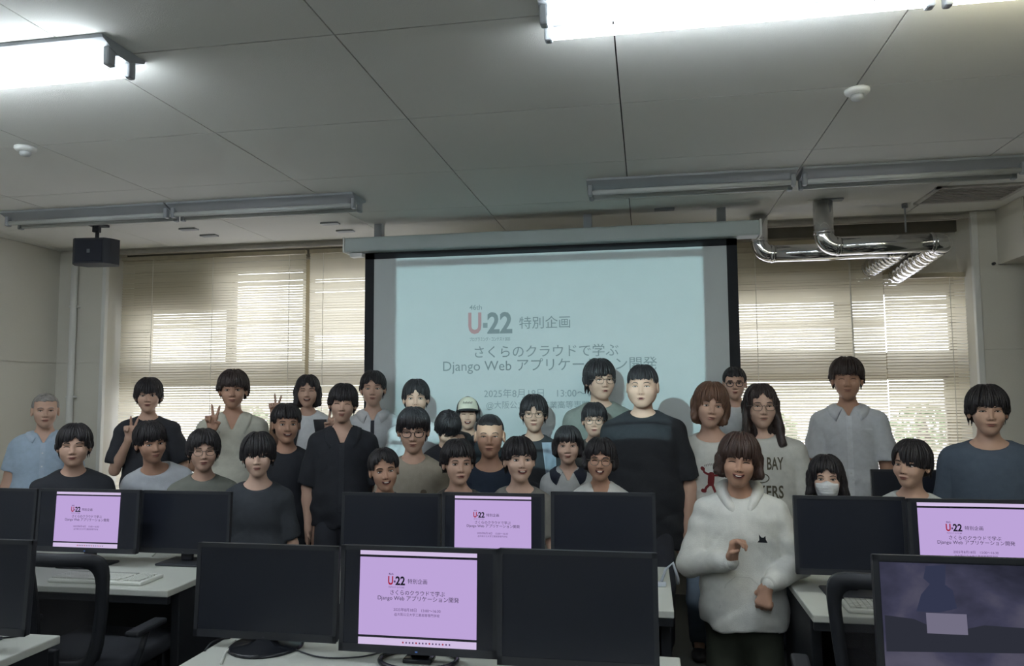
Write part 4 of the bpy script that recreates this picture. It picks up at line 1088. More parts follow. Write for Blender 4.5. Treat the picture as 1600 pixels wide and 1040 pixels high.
            if mouth == 'open': mb.ell(tuple(face(0, -.0625)), (.011 * s, .004, .0045 * s), 0, 10, 6)
        mb.build('mouth', [mouth_m, teeth_m, lip_m], t, True)
        mb = MB()
        for sg in (-1, 1): mb.ell(tuple(face(sg * .006, -.0385, -.0008)), (.0030, .003, .0018), 0, 8, 6)
        mb.build('nostrils', mouth_m, t, True)
    if glasses:
        mb = MB(); gy = min((Rh.transposed() @ (face(sx, 0.004) - Hc)).y for sx in (-.031, .031)) - .012
        gy = min(gy, -.094 * s)
        for sg in (-1, 1):
            pts = [TH @ Vector((sg * .033 * s + .0235 * s * math.copysign(abs(math.cos(a_)) ** .75, math.cos(a_)), gy + .006 * (abs(math.cos(a_)) if math.cos(a_) * sg > 0 else 0), (-.003 + (.0185 if glasses != 'round' else .021) * math.sin(a_)) * s)) for a_ in [2 * PI * k / 22 for k in range(22)]]
            mb.tube(pts, .0016 if glasses != 'thick' else .0023, 5, closed=True)
            mb.tube([TH @ Vector((sg * .0565 * s, gy + .006, .004 * s)), TH @ Vector((sg * .074 * s, gy + .02, .006 * s)), TH @ Vector((sg * .083 * s, .01, .002 * s))], .0016, 5)
        mb.tube([TH @ Vector((-.0095 * s, gy, .003 * s)), TH @ Vector((0, gy - .002, .006 * s)), TH @ Vector((.0095 * s, gy, .003 * s))], .0016, 5)
        mb.build('glasses', glass_l if glasses in ('thin', 'round') else glass_m, t, True)
    if mask:
        F = Field(axis(-.08, .08, .005, []), axis(-.13, -.0, .005, []), axis(-.13, .0, .005, []))
        x, y, z = F.a[0][:, None, None], F.a[1][None, :, None], F.a[2][None, None, :]
        d = smin(head_sdf(x, y, z, P), ellf((0, -.085, -.045), (.030, .024, .042))(x, y, z), .03) - .006
        d = d - .0012 * np.sin(420 * z)
        d = smax(smax(d, np.abs(x) - .060 + .25 * np.clip(-z - .06, 0, 1), .004), smax(z + .018 - .014 * np.exp(-(x / .02) ** 2), -.112 - z, .004), .004)
        F.f = np.maximum(d, y + .02).astype(np.float32); V2, Q2 = nets(F); V2 = (V2 * s) @ np.array(Rh).T + hc
        link('face_mask', mesh_np('face_mask', V2, Q2, mat('mask_white', (228, 230, 232), .8, var=.02)), t)
    # ---- clothing: torso and sleeves in one surface
    st = .0105
    sl_end = {}
    for sg in (-1, 1):
        E, W = A[sg][0], A[sg][1]
        sl_end[sg] = W if longs else S[sg].lerp(E, sleeve)
    hemz = (HP.z + .02 - .10 * s) if hem is None else hem
    pts = [Np + Vector((sw + .1, .16 * b, .06)), Np - Vector((sw + .1, .16 * b, 0)), Vector((.23 * w * b, .17 * b, hemz)), Vector((-.23 * w * b, -.2 * b, hemz))] + [q for sg in (-1, 1) for q in (A[sg][0], sl_end[sg])]
    lo = [min(p[i] for p in pts) - .1 for i in range(3)]; hi = [max(p[i] for p in pts) + .1 for i in range(3)]; lo[2] = min(hemz, min(sl_end[-1].z, sl_end[1].z) - .02) - .03
    F = Field(axis(lo[0], hi[0], st, []), axis(lo[1], hi[1], st, []), axis(lo[2], hi[2], st, []))
    g = .013; torso(F, g, .020 * sh_r)
    addcap(F, HP + Vector((0, 0, .08)), Vector((0, 0, hemz)), max(.138 * w * b * s, .150 * b + .02), max(.144 * w * b * s, .155 * b + .02), .05, sy=1.26)
    x, y, z = F.a[0][:, None, None], F.a[1][None, :, None], F.a[2][None, None, :]
    F.f = smax(F.f, (hemz + .004 * np.sin(25 * x) - z) + 0 * F.f, .008)
    for sg in (-1, 1):
        E, W = A[sg][0], A[sg][1]; Sa = S[sg]
        if longs:
            rr = .050 * s * sk; addcap(F, Sa, E, .056 * s * sk, rr, .014); addcap(F, E, E.lerp(W, .80), rr, .047 * s, .02); addcap(F, E.lerp(W, .80), E.lerp(W, .90), .046 * s, .034 * s, .015); addcap(F, E.lerp(W, .9), E.lerp(W, 1.0), .034 * s, .0325 * s, .005)
        else:
            dv = (E - Sa).normalized(); en = sl_end[sg]; c0 = capf(Sa, Sa.lerp(E, sleeve + .3), .053 * s * sk, .064 * s * (1 + .6 * (sh_r - 1)))
            def sleeve_fn(x, y, z, c0=c0, dv=dv, en=en):
                return smax(c0(x, y, z), (x - en.x) * dv.x + (y - en.y) * dv.y + (z - en.z) * dv.z, .006)
            R_s = .085 * sh_r
            F.add(sleeve_fn, [min(Sa[i], en[i]) - R_s for i in range(3)], [max(Sa[i], en[i]) + R_s for i in range(3)], .014)
    # wrinkles
    sd = len(PEOPLE) * 1.3
    amp = .0042
    F.f += amp * (np.sin(24 * x + 34 * z + 3 * np.sin(9 * z + sd) + sd) * np.sin(15 * z - 12 * x + sd) + .7 * np.sin(52 * (z + .5 * np.abs(x)) + 2 * np.sin(14 * x + sd)) * np.clip((Np.z - .22 - z) * 4, 0, 1) + .8 * np.sin(40 * x + 9 * z + sd) * np.clip((Np.z - .15 - z) * 3, 0, 1) * .6)
    xx_ = np.abs(x - Np.x); zz_ = z - Np.z
    F.f += .006 * np.maximum(0, np.sin(60 * (zz_ + .9 * xx_) + 2 * np.sin(8 * x + sd))) ** 4 * np.exp(-((xx_ - .11) / .06) ** 2 - ((zz_ + .20) / .09) ** 2) * (y < Np.y)
    F.f += .007 * np.maximum(0, np.sin(46 * zz_ + 5 * np.sin(7 * x + sd))) ** 3 * np.clip((-zz_ - .30) * 5, 0, 1)
    # neckline
    if neck == 'crew': addell(F, Np + Vector((0, -.030, .048)) , (.075 * s, .085, .062 * s), .012, 's')
    elif neck == 'wide': addell(F, Np + Vector((0, -.035, .045)), (.095 * s, .10, .075 * s), .012, 's')
    elif neck in ('open', 'shirt'):
        addell(F, Np + Vector((0, -.010, .052)), (.066 * s, .075, .055 * s), .008, 's')
        dp = .10 if neck == 'open' else .06
        def vee(x, y, z, n=Np):
            zz_ = z - (n.z - dp); return smax(np.abs(x - n.x) - np.clip(zz_, 0, 1) * (.42 if neck == 'open' else .5), np.maximum(-zz_, (y - n.y + .03)), .01)
        F.add(vee, Np + Vector((-.08, -.2, -dp)), Np + Vector((.08, .0, .08)), .006, 's')
    elif neck == 'hood': addell(F, Np + Vector((0, -.030, .052)), (.070 * s, .085, .065 * s), .012, 's')
    V3, Q3 = nets(F)
    sm = shirt if not isinstance(shirt, tuple) else mat('cloth_%d_%d_%d' % shirt, shirt, .9, var=.06, scale=30, bump=.25, bscale=300)
    so = link('hoodie' if neck == 'hood' else 'shirt', mesh_np('shirt', V3, Q3, sm), t)
    sbvh = BVHTree.FromPolygons([tuple(v) for v in V3], [tuple(int(i) for i in q) for q in Q3])
    def onshirt(x, z, off=.002):
        h = sbvh.ray_cast(Vector((x, -1.2, z)), Vector((0, 1, 0))); return (h[0] if h[0] is not None else Vector((x, Np.y - .12, z))) - Vector((0, off, 0))
    # ---- trousers and shoes
    F = Field(axis(-.30, .30, .017, []), axis(min(l[1].y for l in legs) - .12, max(.2, max(l[2].y for l in legs) + .08), .017, []), axis(.0 if hz < .70 else .03, HP.z + .16, .019, []))
    addell(F, HP, (.150 * b, .102 * b, .12), .05)
    for (hj, kn, an) in legs: addcap(F, hj, kn, .084, .070, .03); addcap(F, kn, an, .068, .058, .02)
    V4, Q4 = nets(F); pm = mat('trousers_%d_%d_%d' % pants, pants, .9, var=.12, scale=10)
    link('trousers', mesh_np('trousers', V4, Q4, pm), t)
    for (hj, kn, an) in legs:
        o = link('shoe', shoe_mesh(), t); o.location = (an.x, an.y - .02, 0)
        if hz < .70: o.location = (an.x, an.y + .03, .115); o.rotation_euler = (PI / 2, 0, 0)
    # ---- collar for shirts
    if collar:
        cm, spread, drop = collar; mb = MB(); n = 14
        for sg in (-1, 1):
            rows = []
            for k in range(n + 1):
                f = k / n; a_ = sg * (0 + 2.55 * f); dx, dy = math.sin(a_), math.cos(a_); ri = .059 * s
                inn = Np + Vector((dx * ri, dy * (ri + .006) - .006, (.040 - .042 * f ** 1.6 - (.035 if neck == 'open' else .0) * f ** 4) * s))
                wd = (.026 + (spread + drop * .5) * f ** 3)
                tgt = inn + Vector((dx * (wd + .012), dy * (wd + .012) * .8 - .02 * f ** 3, -.030 - drop * .7 * f ** 4)) * s
                h = sbvh.find_nearest(tgt); q = h[0] + h[1] * .006 if h[0] is not None else tgt
                mid = inn.lerp(q, .45) + Vector((dx * .006, dy * .006, .007))
                rows.append((inn, mid, q, q - (h[1] if h[0] is not None else Vector((0, 0, 1))) * .006))
            b_ = len(mb.v)
            for r_ in rows: mb.v += [tuple(v_) for v_ in r_]
            for k in range(n):
                for i in range(3): p_ = b_ + k * 4 + i; fc = (p_, p_ + 4, p_ + 5, p_ + 1); mb.f.append(fc if sg < 0 else fc[::-1]); mb.m.append(0)
            p_ = b_ + n * 4; mb.f.append((p_, p_ + 1, p_ + 2, p_ + 3)); mb.m.append(0)
        mb.build('collar', mat('cloth_%d_%d_%d' % cm, cm, .9, var=.06, scale=30, bump=.25, bscale=300), t, True)
    rec = dict(t=t, Np=Np, Hc=Hc, s=s, Rh=Rh, TH=TH, onshirt=onshirt, S=S, A=A, HP=HP, hemz=hemz, face=face, sw=sw)
    PEOPLE.append(rec)
    return rec
def strip_on(r, pts, w, m, name, thick=.0015):
    """narrow strip lying on the shirt front through (x, z) points"""
    mb = MB(); off = [r['onshirt'](x, z, .0015) for x, z in pts]
    for i, p in enumerate(off):
        a = off[max(i - 1, 0)]; b = off[min(i + 1, len(off) - 1)]; d = (b - a).normalized(); sd_ = d.cross(Vector((0, -1, 0))).normalized()
        q1 = r['onshirt'](p.x - sd_.x * w / 2, p.z - sd_.z * w / 2, .002); q2 = r['onshirt'](p.x + sd_.x * w / 2, p.z + sd_.z * w / 2, .002)
        mb.v += [tuple(q1), tuple(q1 - Vector((0, thick, 0))), tuple(q2 - Vector((0, thick, 0))), tuple(q2)]
    for i in range(len(off) - 1):
        for k in range(3): p_ = i * 4 + k; mb.f.append((p_, p_ + 4, p_ + 5, p_ + 1)); mb.m.append(0)
    return mb.build(name, m, r['t'])
def print_on(r, mb, m, name, off=.0035):
    """project a flat decal (x, -, z in shirt coordinates) onto the shirt"""
    mb.v = [tuple(r['onshirt'](v[0], v[2], off + v[1])) for v in mb.v]
    return mb.build(name, m, r['t'])
# ---------------------------------------------------------------- hair styles
def hs(**k): return k
BOWL = hs(fringe=.018, side=-.02, back=-.075, vol=.012, ow=.055)
SHORT = hs(fringe=.045, side=.012, back=-.06, vol=.007, ow=.064)
CREW = hs(fringe=.062, side=.03, back=-.05, vol=.002, amp=.0014, ow=.067, jag=.003)
PARTED = hs(fringe=.022, side=-.012, back=-.07, vol=.010, peak=.036, pw=.018, ow=.058)
def H(base, **k): d = dict(base); d.update(k); return d
PEACE_R = {-1: ((-.06, -.06, -.22), (-.02, -.13, .20), (.0, -.1, 1), (0, -1, 0), (1, 0, 0), 'peace')}

people_specs = []
# back row, left to right -------------------------------------------------------------
person('elderly man with grey hair in a light blue button shirt at the far left', 72, 613, 668, 5.3, H(CREW, col='grey', fringe=.066, vol=.004, side=.02), (168, 186, 204), 'mid', w=1.12, b=1.2, neck='shirt', collar=((176, 192, 208), .012, .02), mouth='flat', eyes=.4, sh_r=1.2, yaw=.1, pants=(60, 62, 68))
person('thin boy in a black oversized tee making a low peace sign before the left window', 233, 590, 644, 5.5, H(BOWL, vol=.012, fringe=.010, seed=2), (50, 52, 58), 'mid', w=1.08, b=.95, neck='crew', sh_r=1.5, sleeve=.85, mouth='flat',
       arms={-1: ((-.05, -.04, -.27), (.09, -.13, .21), (.08, -.1, 1), (0, -1, 0), (1, 0, 0), 'peace'), 1: ((.10, .02, -.27), (.02, -.06, -.22), (0, 0, -1), (-1, 0, 0), (0, -1, 0), 'open')}, fine=(-1,))
r6 = person('curly-haired man in a cream open-collar shirt raising a peace sign by the window', 365, 578, 638, 5.25, H(SHORT, col='dark', vol=.013, amp=.006, fringe=.022, side=0.0, seed=3), (196, 194, 180), 'tan', w=1.12, b=1.1, neck='open', collar=((200, 198, 184), .02, .05), mouth='smile', sh_r=1.4, sleeve=.8,
       arms={-1: ((-.055, -.08, -.22), (.10, -.14, .21), (.0, -.05, 1), (0, -1, 0), (1, 0, 0), 'peace')}, fine=(-1,))
r9 = person('woman with long hair, white tee and dark jacket, raising peace signs', 481, 584, 636, 5.6, H(PARTED, long=.09, vol=.004, fringe=.03, ow=.056, seed=4), (214, 216, 218), 'mid', w=.92, b=.88, mouth='grin', eyes='closed',
       arms={-1: ((-.10, -.04, -.12), (.0, -.12, .18), (.05, -.05, 1), (0, -1, 0), (1, 0, 0), 'peace'), 1: ((.09, -.08, -.22), (-.06, -.14, .17), (.35, -.1, 1), (0, -1, 0), (-1, 0, 0), 'peace')}, fine=(-1, 1))
r11 = person('boy in a white shirt with a dark placket, left edge of the screen', 583, 578, 634, 5.5, H(PARTED, fringe=.03, part=-.01, side=.0, vol=.006, seed=5), (196, 198, 200), 'mid', neck='shirt', collar=((200, 200, 200), .014, .03), mouth='smile', w=.95)
r12 = person('boy with parted hair raising one dark-sleeved arm behind the boy in glasses', 650, 592, 650, 5.2, H(PARTED, fringe=.024, seed=6, side=-.005, vol=.008), (204, 206, 208), 'mid', mouth='smile', w=.95,
       arms={1: ((.19, -.05, -.03), (-.05, -.16, .02), (-1, -.2, .1), (0, -1, 0), (0, 0, 1), 'loose')})
r15 = person('girl wearing a black and white trucker cap in front of the screen', 731, 622, 670, 5.4, H(BOWL, fringe=.035, long=.03, vol=.003, seed=7), (44, 46, 52), 'mid', mouth='grin', eyes='closed', w=.88, cap=1)
r16 = person('dark-haired head bowed between the trucker cap and the boy in glasses', 706, 650, 702, 4.85, H(BOWL, vol=.012, fringe=.015, side=-.03, seed=8), (40, 42, 48), 'mid', nod=.75, yaw=.35, mouth='flat', w=.95, eyes='closed')
r20 = person('boy in glasses wearing a light blue overshirt over black, standing before the screen', 834, 616, 674, 5.2, H(PARTED, fringe=.018, seed=9, vol=.010, side=-.015), (56, 58, 62), 'mid', glasses='thin', mouth='smile', w=.95)
person('large man in an olive grey tee looking aside, tallest in front of the slide', 937, 561, 624, 5.15, H(BOWL, fringe=.028, slant=.25, side=-.03, back=-.09, vol=.014, seed=10), (128, 132, 126), 'mid', w=1.22, b=1.32, yaw=.35, mouth='open', glasses='thin', sh_r=1.25, eyes=.5, head=dict(fat=.008), sleeve=.8)
person('boy with green-tinted hair and round glasses, below the large man', 928, 628, 682, 4.8, H(SHORT, fringe=.026, vol=.008, seed=11, side=.0), (98, 100, 98), 'mid', glasses='round', mouth='flat', w=.92)
person('boy in dark-framed glasses peeking out behind the two long-haired people', 1147, 572, 624, 5.1, H(SHORT, fringe=.05, vol=.003, seed=12), (206, 208, 208), 'mid', glasses='thick', mouth='smile', w=.95)
r30 = person('man in a white short-sleeved button shirt standing in front of the right window', 1322, 558, 624, 5.2, H(SHORT, col='dark', vol=.012, fringe=.026, seed=13, side=.004, amp=.0045), (206, 210, 216), 'tan', w=1.06, b=1.0, neck='shirt', collar=((212, 216, 222), .016, .04), mouth='smile', eyes='closed', sh_r=1.5, sleeve=.80)
# middle ------------------------------------------------------------------------------
r8 = person('smiling boy in a black shirt just below the woman making peace signs', 448, 630, 692, 4.95, H(SHORT, vol=.010, fringe=.040, seed=14), (46, 48, 54), 'tan', mouth='grin', w=.95, yaw=.15)
person('tall boy in a loose black open-collar shirt, hair over the forehead', 538, 599, 660, 4.75, H(BOWL, fringe=.018, seed=15, vol=.010, side=-.01), (44, 46, 52), 'mid', w=1.12, b=1.08, neck='open', collar=((48, 50, 56), .02, .05), mouth='smile', eyes='closed', sh_r=1.4, sleeve=.95, tilt=.06)
r13 = person('boy in black glasses and a beige tee looking down, left side of the screen', 646, 636, 706, 4.35, H(BOWL, fringe=.022, seed=16, vol=.008, side=.0), (158, 150, 136), 'mid', glasses='thick', nod=.12, mouth='flat', w=1.0, sh_r=1.2, eyes=.35)
person('short-haired young man in a dark navy tee in the centre of the group', 765, 645, 714, 4.6, H(CREW, seed=17), (40, 50, 66), 'tan', w=1.05, b=1.02, mouth='flat', eyes=.4, neck='wide')
r25 = person('big man in a black tee standing before the right half of the screen', 1003, 568, 637, 4.5, H(SHORT, vol=.004, fringe=.040, seed=18, amp=.0025, side=.015), (42, 44, 49), 'mid', w=1.24, b=1.24, mouth='open', eyes=.4, sh_r=1.35, sleeve=.88, head=dict(fat=.010, jaw=1.08), hem=.62, yaw=-.1,
       arms={1: ((.07, .0, -.30), (-.02, -.06, -.24), (0, -.1, -1), (-1, 0, 0), (0, -1, 0), 'loose')}, fine=(1,))
r26 = person('person with light brown hair, white sweatshirt with red figure print, and jeans', 1114, 597, 668, 4.5, H(PARTED, col='light', long=.075, fringe=.020, vol=.012, seed=19, lw=-.006, ow=.050, peak=.02), (206, 206, 200), 'mid', w=1.02, b=1.0, tilt=.12, mouth='flat', neck='wide', sh_r=1.2, sleeve=.9, pants=(98, 112, 130), yaw=.1,
       arms={-1: ((-.03, .04, -.27), (.02, -.02, -.22), (0, -.1, -1), (1, 0, 0), (0, -1, 0), 'open')})
r28 = person('person with long straight dark hair in a white tee with big lettering', 1188, 598, 668, 4.62, H(PARTED, col='dark', long=.20, fringe=.045, peak=.03, vol=.006, seed=20, lw=.018, ow=.050, fwd=-.05), (206, 206, 200), 'fair', w=1.2, b=1.1, mouth='flat', eyes=.45, glasses='thin', sh_r=1.5, sleeve=.98, yaw=.15)
person('boy in a blue-grey sweatshirt with a bowl haircut at the right edge', 1541, 602, 679, 4.0, H(BOWL, fringe=.022, vol=.014, seed=21, side=-.012), (84, 96, 112), 'mid', w=1.18, b=1.15, mouth='flat', eyes=.45, sh_r=1.3, longs=True, lean=(-.0, 0), neck='wide', yaw=.1)
# front, behind the far monitors ------------------------------------------------------
person('boy in a black tee with a bowl haircut, second from the left', 117, 662, 728, 4.3, H(BOWL, fringe=.030, peak=.02, part=.01, seed=22, vol=.012, side=-.01), (46, 48, 54), 'mid', w=1.12, b=1.1, mouth='smile', eyes='closed', sh_r=1.3, sleeve=.9, head=dict(fat=.005))
r4 = person('boy in a white tee leaning forward, looking right, below the thin boy in black', 234, 658, 722, 4.6, H(BOWL, fringe=.022, seed=23, vol=.010, side=.0), (198, 202, 208), 'tan', lean=(-.16, -.16), nod=.1, yaw=.35, tilt=-.12, mouth='flat', w=1.02, neck='wide', sh_r=1.25)
person('boy in glasses and an olive grey tee beside the boy in white leaning forward', 319, 670, 735, 4.35, H(BOWL, fringe=.028, peak=.025, seed=24, vol=.012, side=-.025), (118, 120, 112), 'mid', glasses='thin', mouth='smile', w=1.0, eyes='closed', yaw=.1)
person('boy in a charcoal tee with hair over his eyes, standing between the desk blocks', 404, 676, 744, 4.05, H(BOWL, fringe=-.004, seed=25, vol=.014, side=-.02, jag=.008), (62, 66, 72), 'fair', mouth='flat', w=.95, neck='wide', sh_r=1.15, sleeve=.85, hem=.48)
person('grinning boy with tilted head, low behind the dark monitor', 597, 700, 766, 4.0, H(PARTED, fringe=.045, part=-.012, seed=26, vol=.008, side=.012), (46, 48, 54), 'tan', mouth='grin', tilt=-.10, yaw=.12, w=.92)
person('smiling boy with wavy dark hair just above the lilac monitor, left of it', 716, 687, 756, 4.05, H(SHORT, vol=.013, amp=.006, fringe=.042, seed=27, side=.0), (96, 92, 86), 'mid', mouth='open', yaw=.2, w=.9, neck='wide')
person('boy with thick fringe smiling upward just above the lilac monitor, right of it', 811, 682, 752, 4.0, H(BOWL, fringe=.026, seed=28, vol=.011, side=.004), (132, 130, 124), 'fair', mouth='grin', nod=-.08, yaw=.18, w=.9, neck='wide')
r21 = person('girl with a short dark bob in a pale cardigan over a dark collar', 887, 664, 724, 4.5, H(BOWL, fringe=.022, long=.05, vol=.006, seed=29, ow=.052), (176, 178, 178), 'fair', mouth='smile', w=.86, b=.88, neck='shirt', collar=((42, 46, 60), .03, .06), eyes='open')
r24 = person('grinning girl in red-rimmed glasses and a white jacket beside the dark monitor', 939, 684, 749, 4.0, H(PARTED, fringe=.032, long=.035, peak=.02, vol=.012, seed=30, ow=.056), (208, 208, 204), 'tan', mouth='grin', eyes='closed', glasses='round', w=.92, b=.95, tilt=.05, neck='open', head=dict(fat=.006))
person('person in a white face mask with long black hair behind the right far monitor', 1290, 711, 779, 3.95, H(PARTED, fringe=.036, long=.085, peak=.025, vol=.012, seed=31, lw=.012, ow=.050), (62, 62, 68), 'fair', mask=1, w=.85, b=.9)
person('seated young man in a white tee looking to his side, beside the masked person', 1424, 687, 760, 3.75, H(PARTED, fringe=.012, part=-.035, slant=-.45, peak=.045, seed=32, vol=.012, side=-.01), (206, 208, 206), 'mid', yaw=-.45, tilt=.06, mouth='flat', w=.92, neck='wide')
r29 = person('young person in a white hoodie, one hand raised, right of the middle desks', 1157, 677, 759, 3.36, H(BOWL, col='brown', fringe=.020, long=.055, vol=.013, seed=33, ow=.055, lw=.012, narrow=.6, amp=.0045), (214, 214, 208), 'tan', mouth='grin', eyes='closed', w=1.10, b=1.12, neck='hood', longs=True, sh_r=1.45, tilt=.08,
       hem=.495, hips=.53, pants=(58, 62, 52),
       arms={-1: ((-.085, -.05, -.235), (.19, -.17, .055), (.25, -.15, 1), (.75, -.5, 0), (0, -1, .2), 'loose'), 1: ((.095, -.02, -.22), (-.14, -.18, -.055), (-.30, -.1, -1), (.3, .8, 0), (-1, -.3, 0), 'loose')}, fine=(-1, 1))

# ---------------------------------------------------------------- details of single people
def cloth(c): return mat('cloth_%d_%d_%d' % c, c, .9, var=.06, scale=30, bump=.25, bscale=300)
def placket(r, m, w, z1, dx=0., name='placket'):
    n = r['Np']; N = 14; strip_on(r, [(n.x * (1 - k / N) + dx, n.z - .05 + (z1 - n.z + .05) * k / N) for k in range(N + 1)], w, m, name)
def buttons(r, m, zs, dx=0.):
    n = r['Np']
    for dz in zs:
        p = r['onshirt'](n.x + dx, n.z + dz, .004); MB().lathe([(.0055, -.0012), (.0055, .0012)], tuple(p), 10, axis='y').build('button', m, r['t'])
el = PEOPLE[0]; placket(el, cloth((176, 192, 208)), .03, el['hemz'] + .05); buttons(el, mat('button_pale', (220, 222, 224), .4), (-.12, -.21, -.30))
MB().quad_box((-.0, 0, 0), (.001, .001, .001))
placket(r11, mat('placket_dark', (44, 46, 54), .8), .026, r11['hemz'] + .05)
placket(r30, cloth((216, 220, 226)), .036, r30['hemz'] + .02); buttons(r30, mat('button_pale', (220, 222, 224), .4), (-.13, -.23, -.33, -.43))
# shirt pocket on the standing man
n = r30['Np']
strip_on(r30, [(n.x + .07, n.z - .14), (n.x + .145, n.z - .14)], .012, cloth((216, 220, 226)), 'pocket_edge')
placket(PEOPLE[14], cloth((50, 52, 58)), .03, PEOPLE[14]['hemz'] + .1)
# dark jacket fronts of the peace-sign woman, worn open; overshirt and cardigan fronts
def open_front(r, m, x_in, x_out, z0, z1, name, off=.010):
    """two garment fronts hanging from the shoulders either side of the open middle, as thick curved panels"""
    for sg in (-1, 1):
        mb = MB(); N, K = 16, 9; n = r['Np']
        for k in range(N + 1):
            z = n.z + z0 + (z1 - z0) * k / N
            for j in range(K + 1):
                f = j / K; xi = x_in[0] + (x_in[1] - x_in[0]) * min(1, k / N * 1.6); xo = r['sw'] * 1.0 + .012
                x = n.x * (1 - k / N) + sg * (xi + (xo - xi) * f)
                p = r['onshirt'](x, z, off + .003 * math.sin(9 * f + k * .4)); mb.v.append(tuple(p))
        for k in range(N):
            for j in range(K):
                p_ = k * (K + 1) + j; mb.f.append((p_, p_ + 1, p_ + K + 2, p_ + K + 1)); mb.m.append(0)
        nv = len(mb.v); nf = len(mb.f)
        mb.v += [(v[0], v[1] + .008, v[2]) for v in mb.v]; mb.f += [tuple(i + nv for i in f[::-1]) for f in mb.f[:nf]]; mb.m += [0] * nf
        for k in range(N):
            for j in (0, K): a = k * (K + 1) + j; b_ = a + K + 1; mb.f.append((a, b_, b_ + nv, a + nv)); mb.m.append(0)
        mb.build(name, m, r['t'], True)
open_front(r9, cloth((58, 58, 62)), (.045, .075), .15, -.04, -.34, 'jacket_front')
open_front(r20, cloth((150, 162, 176)), (.052, .085), .15, -.02, -.45, 'overshirt_front')
open_front(r24, cloth((222, 222, 216)), (.055, .07), .15, -.03, -.32, 'jacket_front')
# name badge strap on the white-shirted boy, dark badge on the beige tee
n = r13['Np']; p = r13['onshirt'](n.x + .075, n.z - .17, .003)
mb = MB(); mb.v = [(n.x + .06 + .018 * math.cos(a_), 0, n.z - .17 + .018 * math.sin(a_)) for a_ in [2 * PI * k / 14 for k in range(14)]]; mb.f = [tuple(range(14))[::-1]]; mb.m = [0]
print_on(r13, mb, mat('print_brown', (120, 108, 96), .9), 'shirt_print')
# trucker cap
def make_cap(r):
    TH, s = r['TH'], r['s']; t = r['t']; capb = mat('cap_black', (40, 40, 44), .8); capw = mat('cap_cream', (214, 208, 190), .85)
    mb = MB(); N, K = 28, 9; rr = (.090, .106, .100)
    for j in range(K + 1):
        th = .5 * PI * j / K
        for k in range(N):
            a_ = 2 * PI * k / N; mb.v.append(tuple(TH @ (Vector((rr[0] * math.sin(th) * math.sin(a_), .012 - rr[1] * math.sin(th) * math.cos(a_), .045 + rr[2] * math.cos(th) ** .8 - .012 * (1 - math.cos(a_)) * math.sin(th))) * s)))
    for j in range(K):
        for k in range(N):
            a_ = 2 * PI * (k + .5) / N; front = math.cos(a_) > .35
            mb.f.append((j * N + k, (j + 1) * N + k, (j + 1) * N + (k + 1) % N, j * N + (k + 1) % N)); mb.m.append(1 if front and 1 < j < K else 0)
    mb.build('cap_crown', [capb, capw], t, True)
    mb = MB(); n_ = 16
    for lay in (0, .004):
        for k in range(n_ + 1):
            a_ = -1.15 + 2.3 * k / n_
            for f in (0, .5, 1):
                rx, ry = .088 + .004 * f, .100 + .070 * f * math.cos(a_ * .9)
                mb.v.append(tuple(TH @ (Vector((rx * math.sin(a_), .012 - ry * math.cos(a_), .047 - .014 * f + lay - .02 * (1 - math.cos(a_)) )) * s)))
    L = (n_ + 1) * 3
    for k in range(n_):
        for i in (0, 1):
            p_ = k * 3 + i; mb.f += [(p_, p_ + 3, p_ + 4, p_ + 1), (L + p_, L + p_ + 1, L + p_ + 4, L + p_ + 3)]; mb.m += [0, 0]
        p_ = k * 3 + 2; mb.f.append((p_, p_ + 3, L + p_ + 3, L + p_)); mb.m.append(0)
    mb.build('cap_brim', capb, t, True)
    mb = MB()
    for i in range(7):
        mb.tube([TH @ (Vector((-.034 + .011 * i, -.094 + abs(-.034 + .011 * i) * .1, .088)) * s), TH @ (Vector((-.030 + .011 * i, -.092 + abs(-.034 + .011 * i) * .1, .104 - .004 * (i % 2))) * s)], .0022, 5)
    mb.build('cap_lettering', mat('cap_print', (70, 66, 70), .8), t)
make_cap(r15)
# red running figure with a small arched line of writing on the white sweatshirt
n = r26['Np']; cx_, cz_ = n.x - .005, n.z - .245; mb = MB()
def blob(mb, pts, r, mi=0):
    """flat round-ended strokes"""
    for (x0, z0), (x1, z1) in zip(pts, pts[1:]):
        for k in range(9):
            f = k / 8; b_ = len(mb.v); xx, zz = x0 + (x1 - x0) * f, z0 + (z1 - z0) * f
            mb.v += [(xx + r * math.cos(2 * PI * i / 10), .00012 * k, zz + r * math.sin(2 * PI * i / 10)) for i in range(10)]; mb.f.append(tuple(range(b_ + 9, b_ - 1, -1))); mb.m.append(mi)
blob(mb, [(cx_ - .002, cz_ + .03), (cx_ - .006, cz_ - .015)], .019); blob(mb, [(cx_ - .012, cz_ + .03), (cx_ - .04, cz_ + .045), (cx_ - .048, cz_ + .062)], .0065); blob(mb, [(cx_ + .01, cz_ + .028), (cx_ + .045, cz_ + .030)], .006)
blob(mb, [(cx_ - .01, cz_ - .02), (cx_ - .032, cz_ - .042), (cx_ - .040, cz_ - .058)], .0075); blob(mb, [(cx_ + .0, cz_ - .02), (cx_ + .014, cz_ - .058), (cx_ + .022, cz_ - .075)], .0075)
blob(mb, [(cx_ - .048, cz_ + .064), (cx_ - .052, cz_ + .068)], .011); blob(mb, [(cx_ + .048, cz_ + .030), (cx_ + .054, cz_ + .032)], .010); blob(mb, [(cx_ - .042, cz_ - .062), (cx_ - .052, cz_ - .060)], .011); blob(mb, [(cx_ + .018, cz_ - .080), (cx_ + .026, cz_ - .088)], .010)
print_on(r26, mb, mat('print_red', (112, 40, 42), .9), 'shirt_print', .003)
mb = MB()
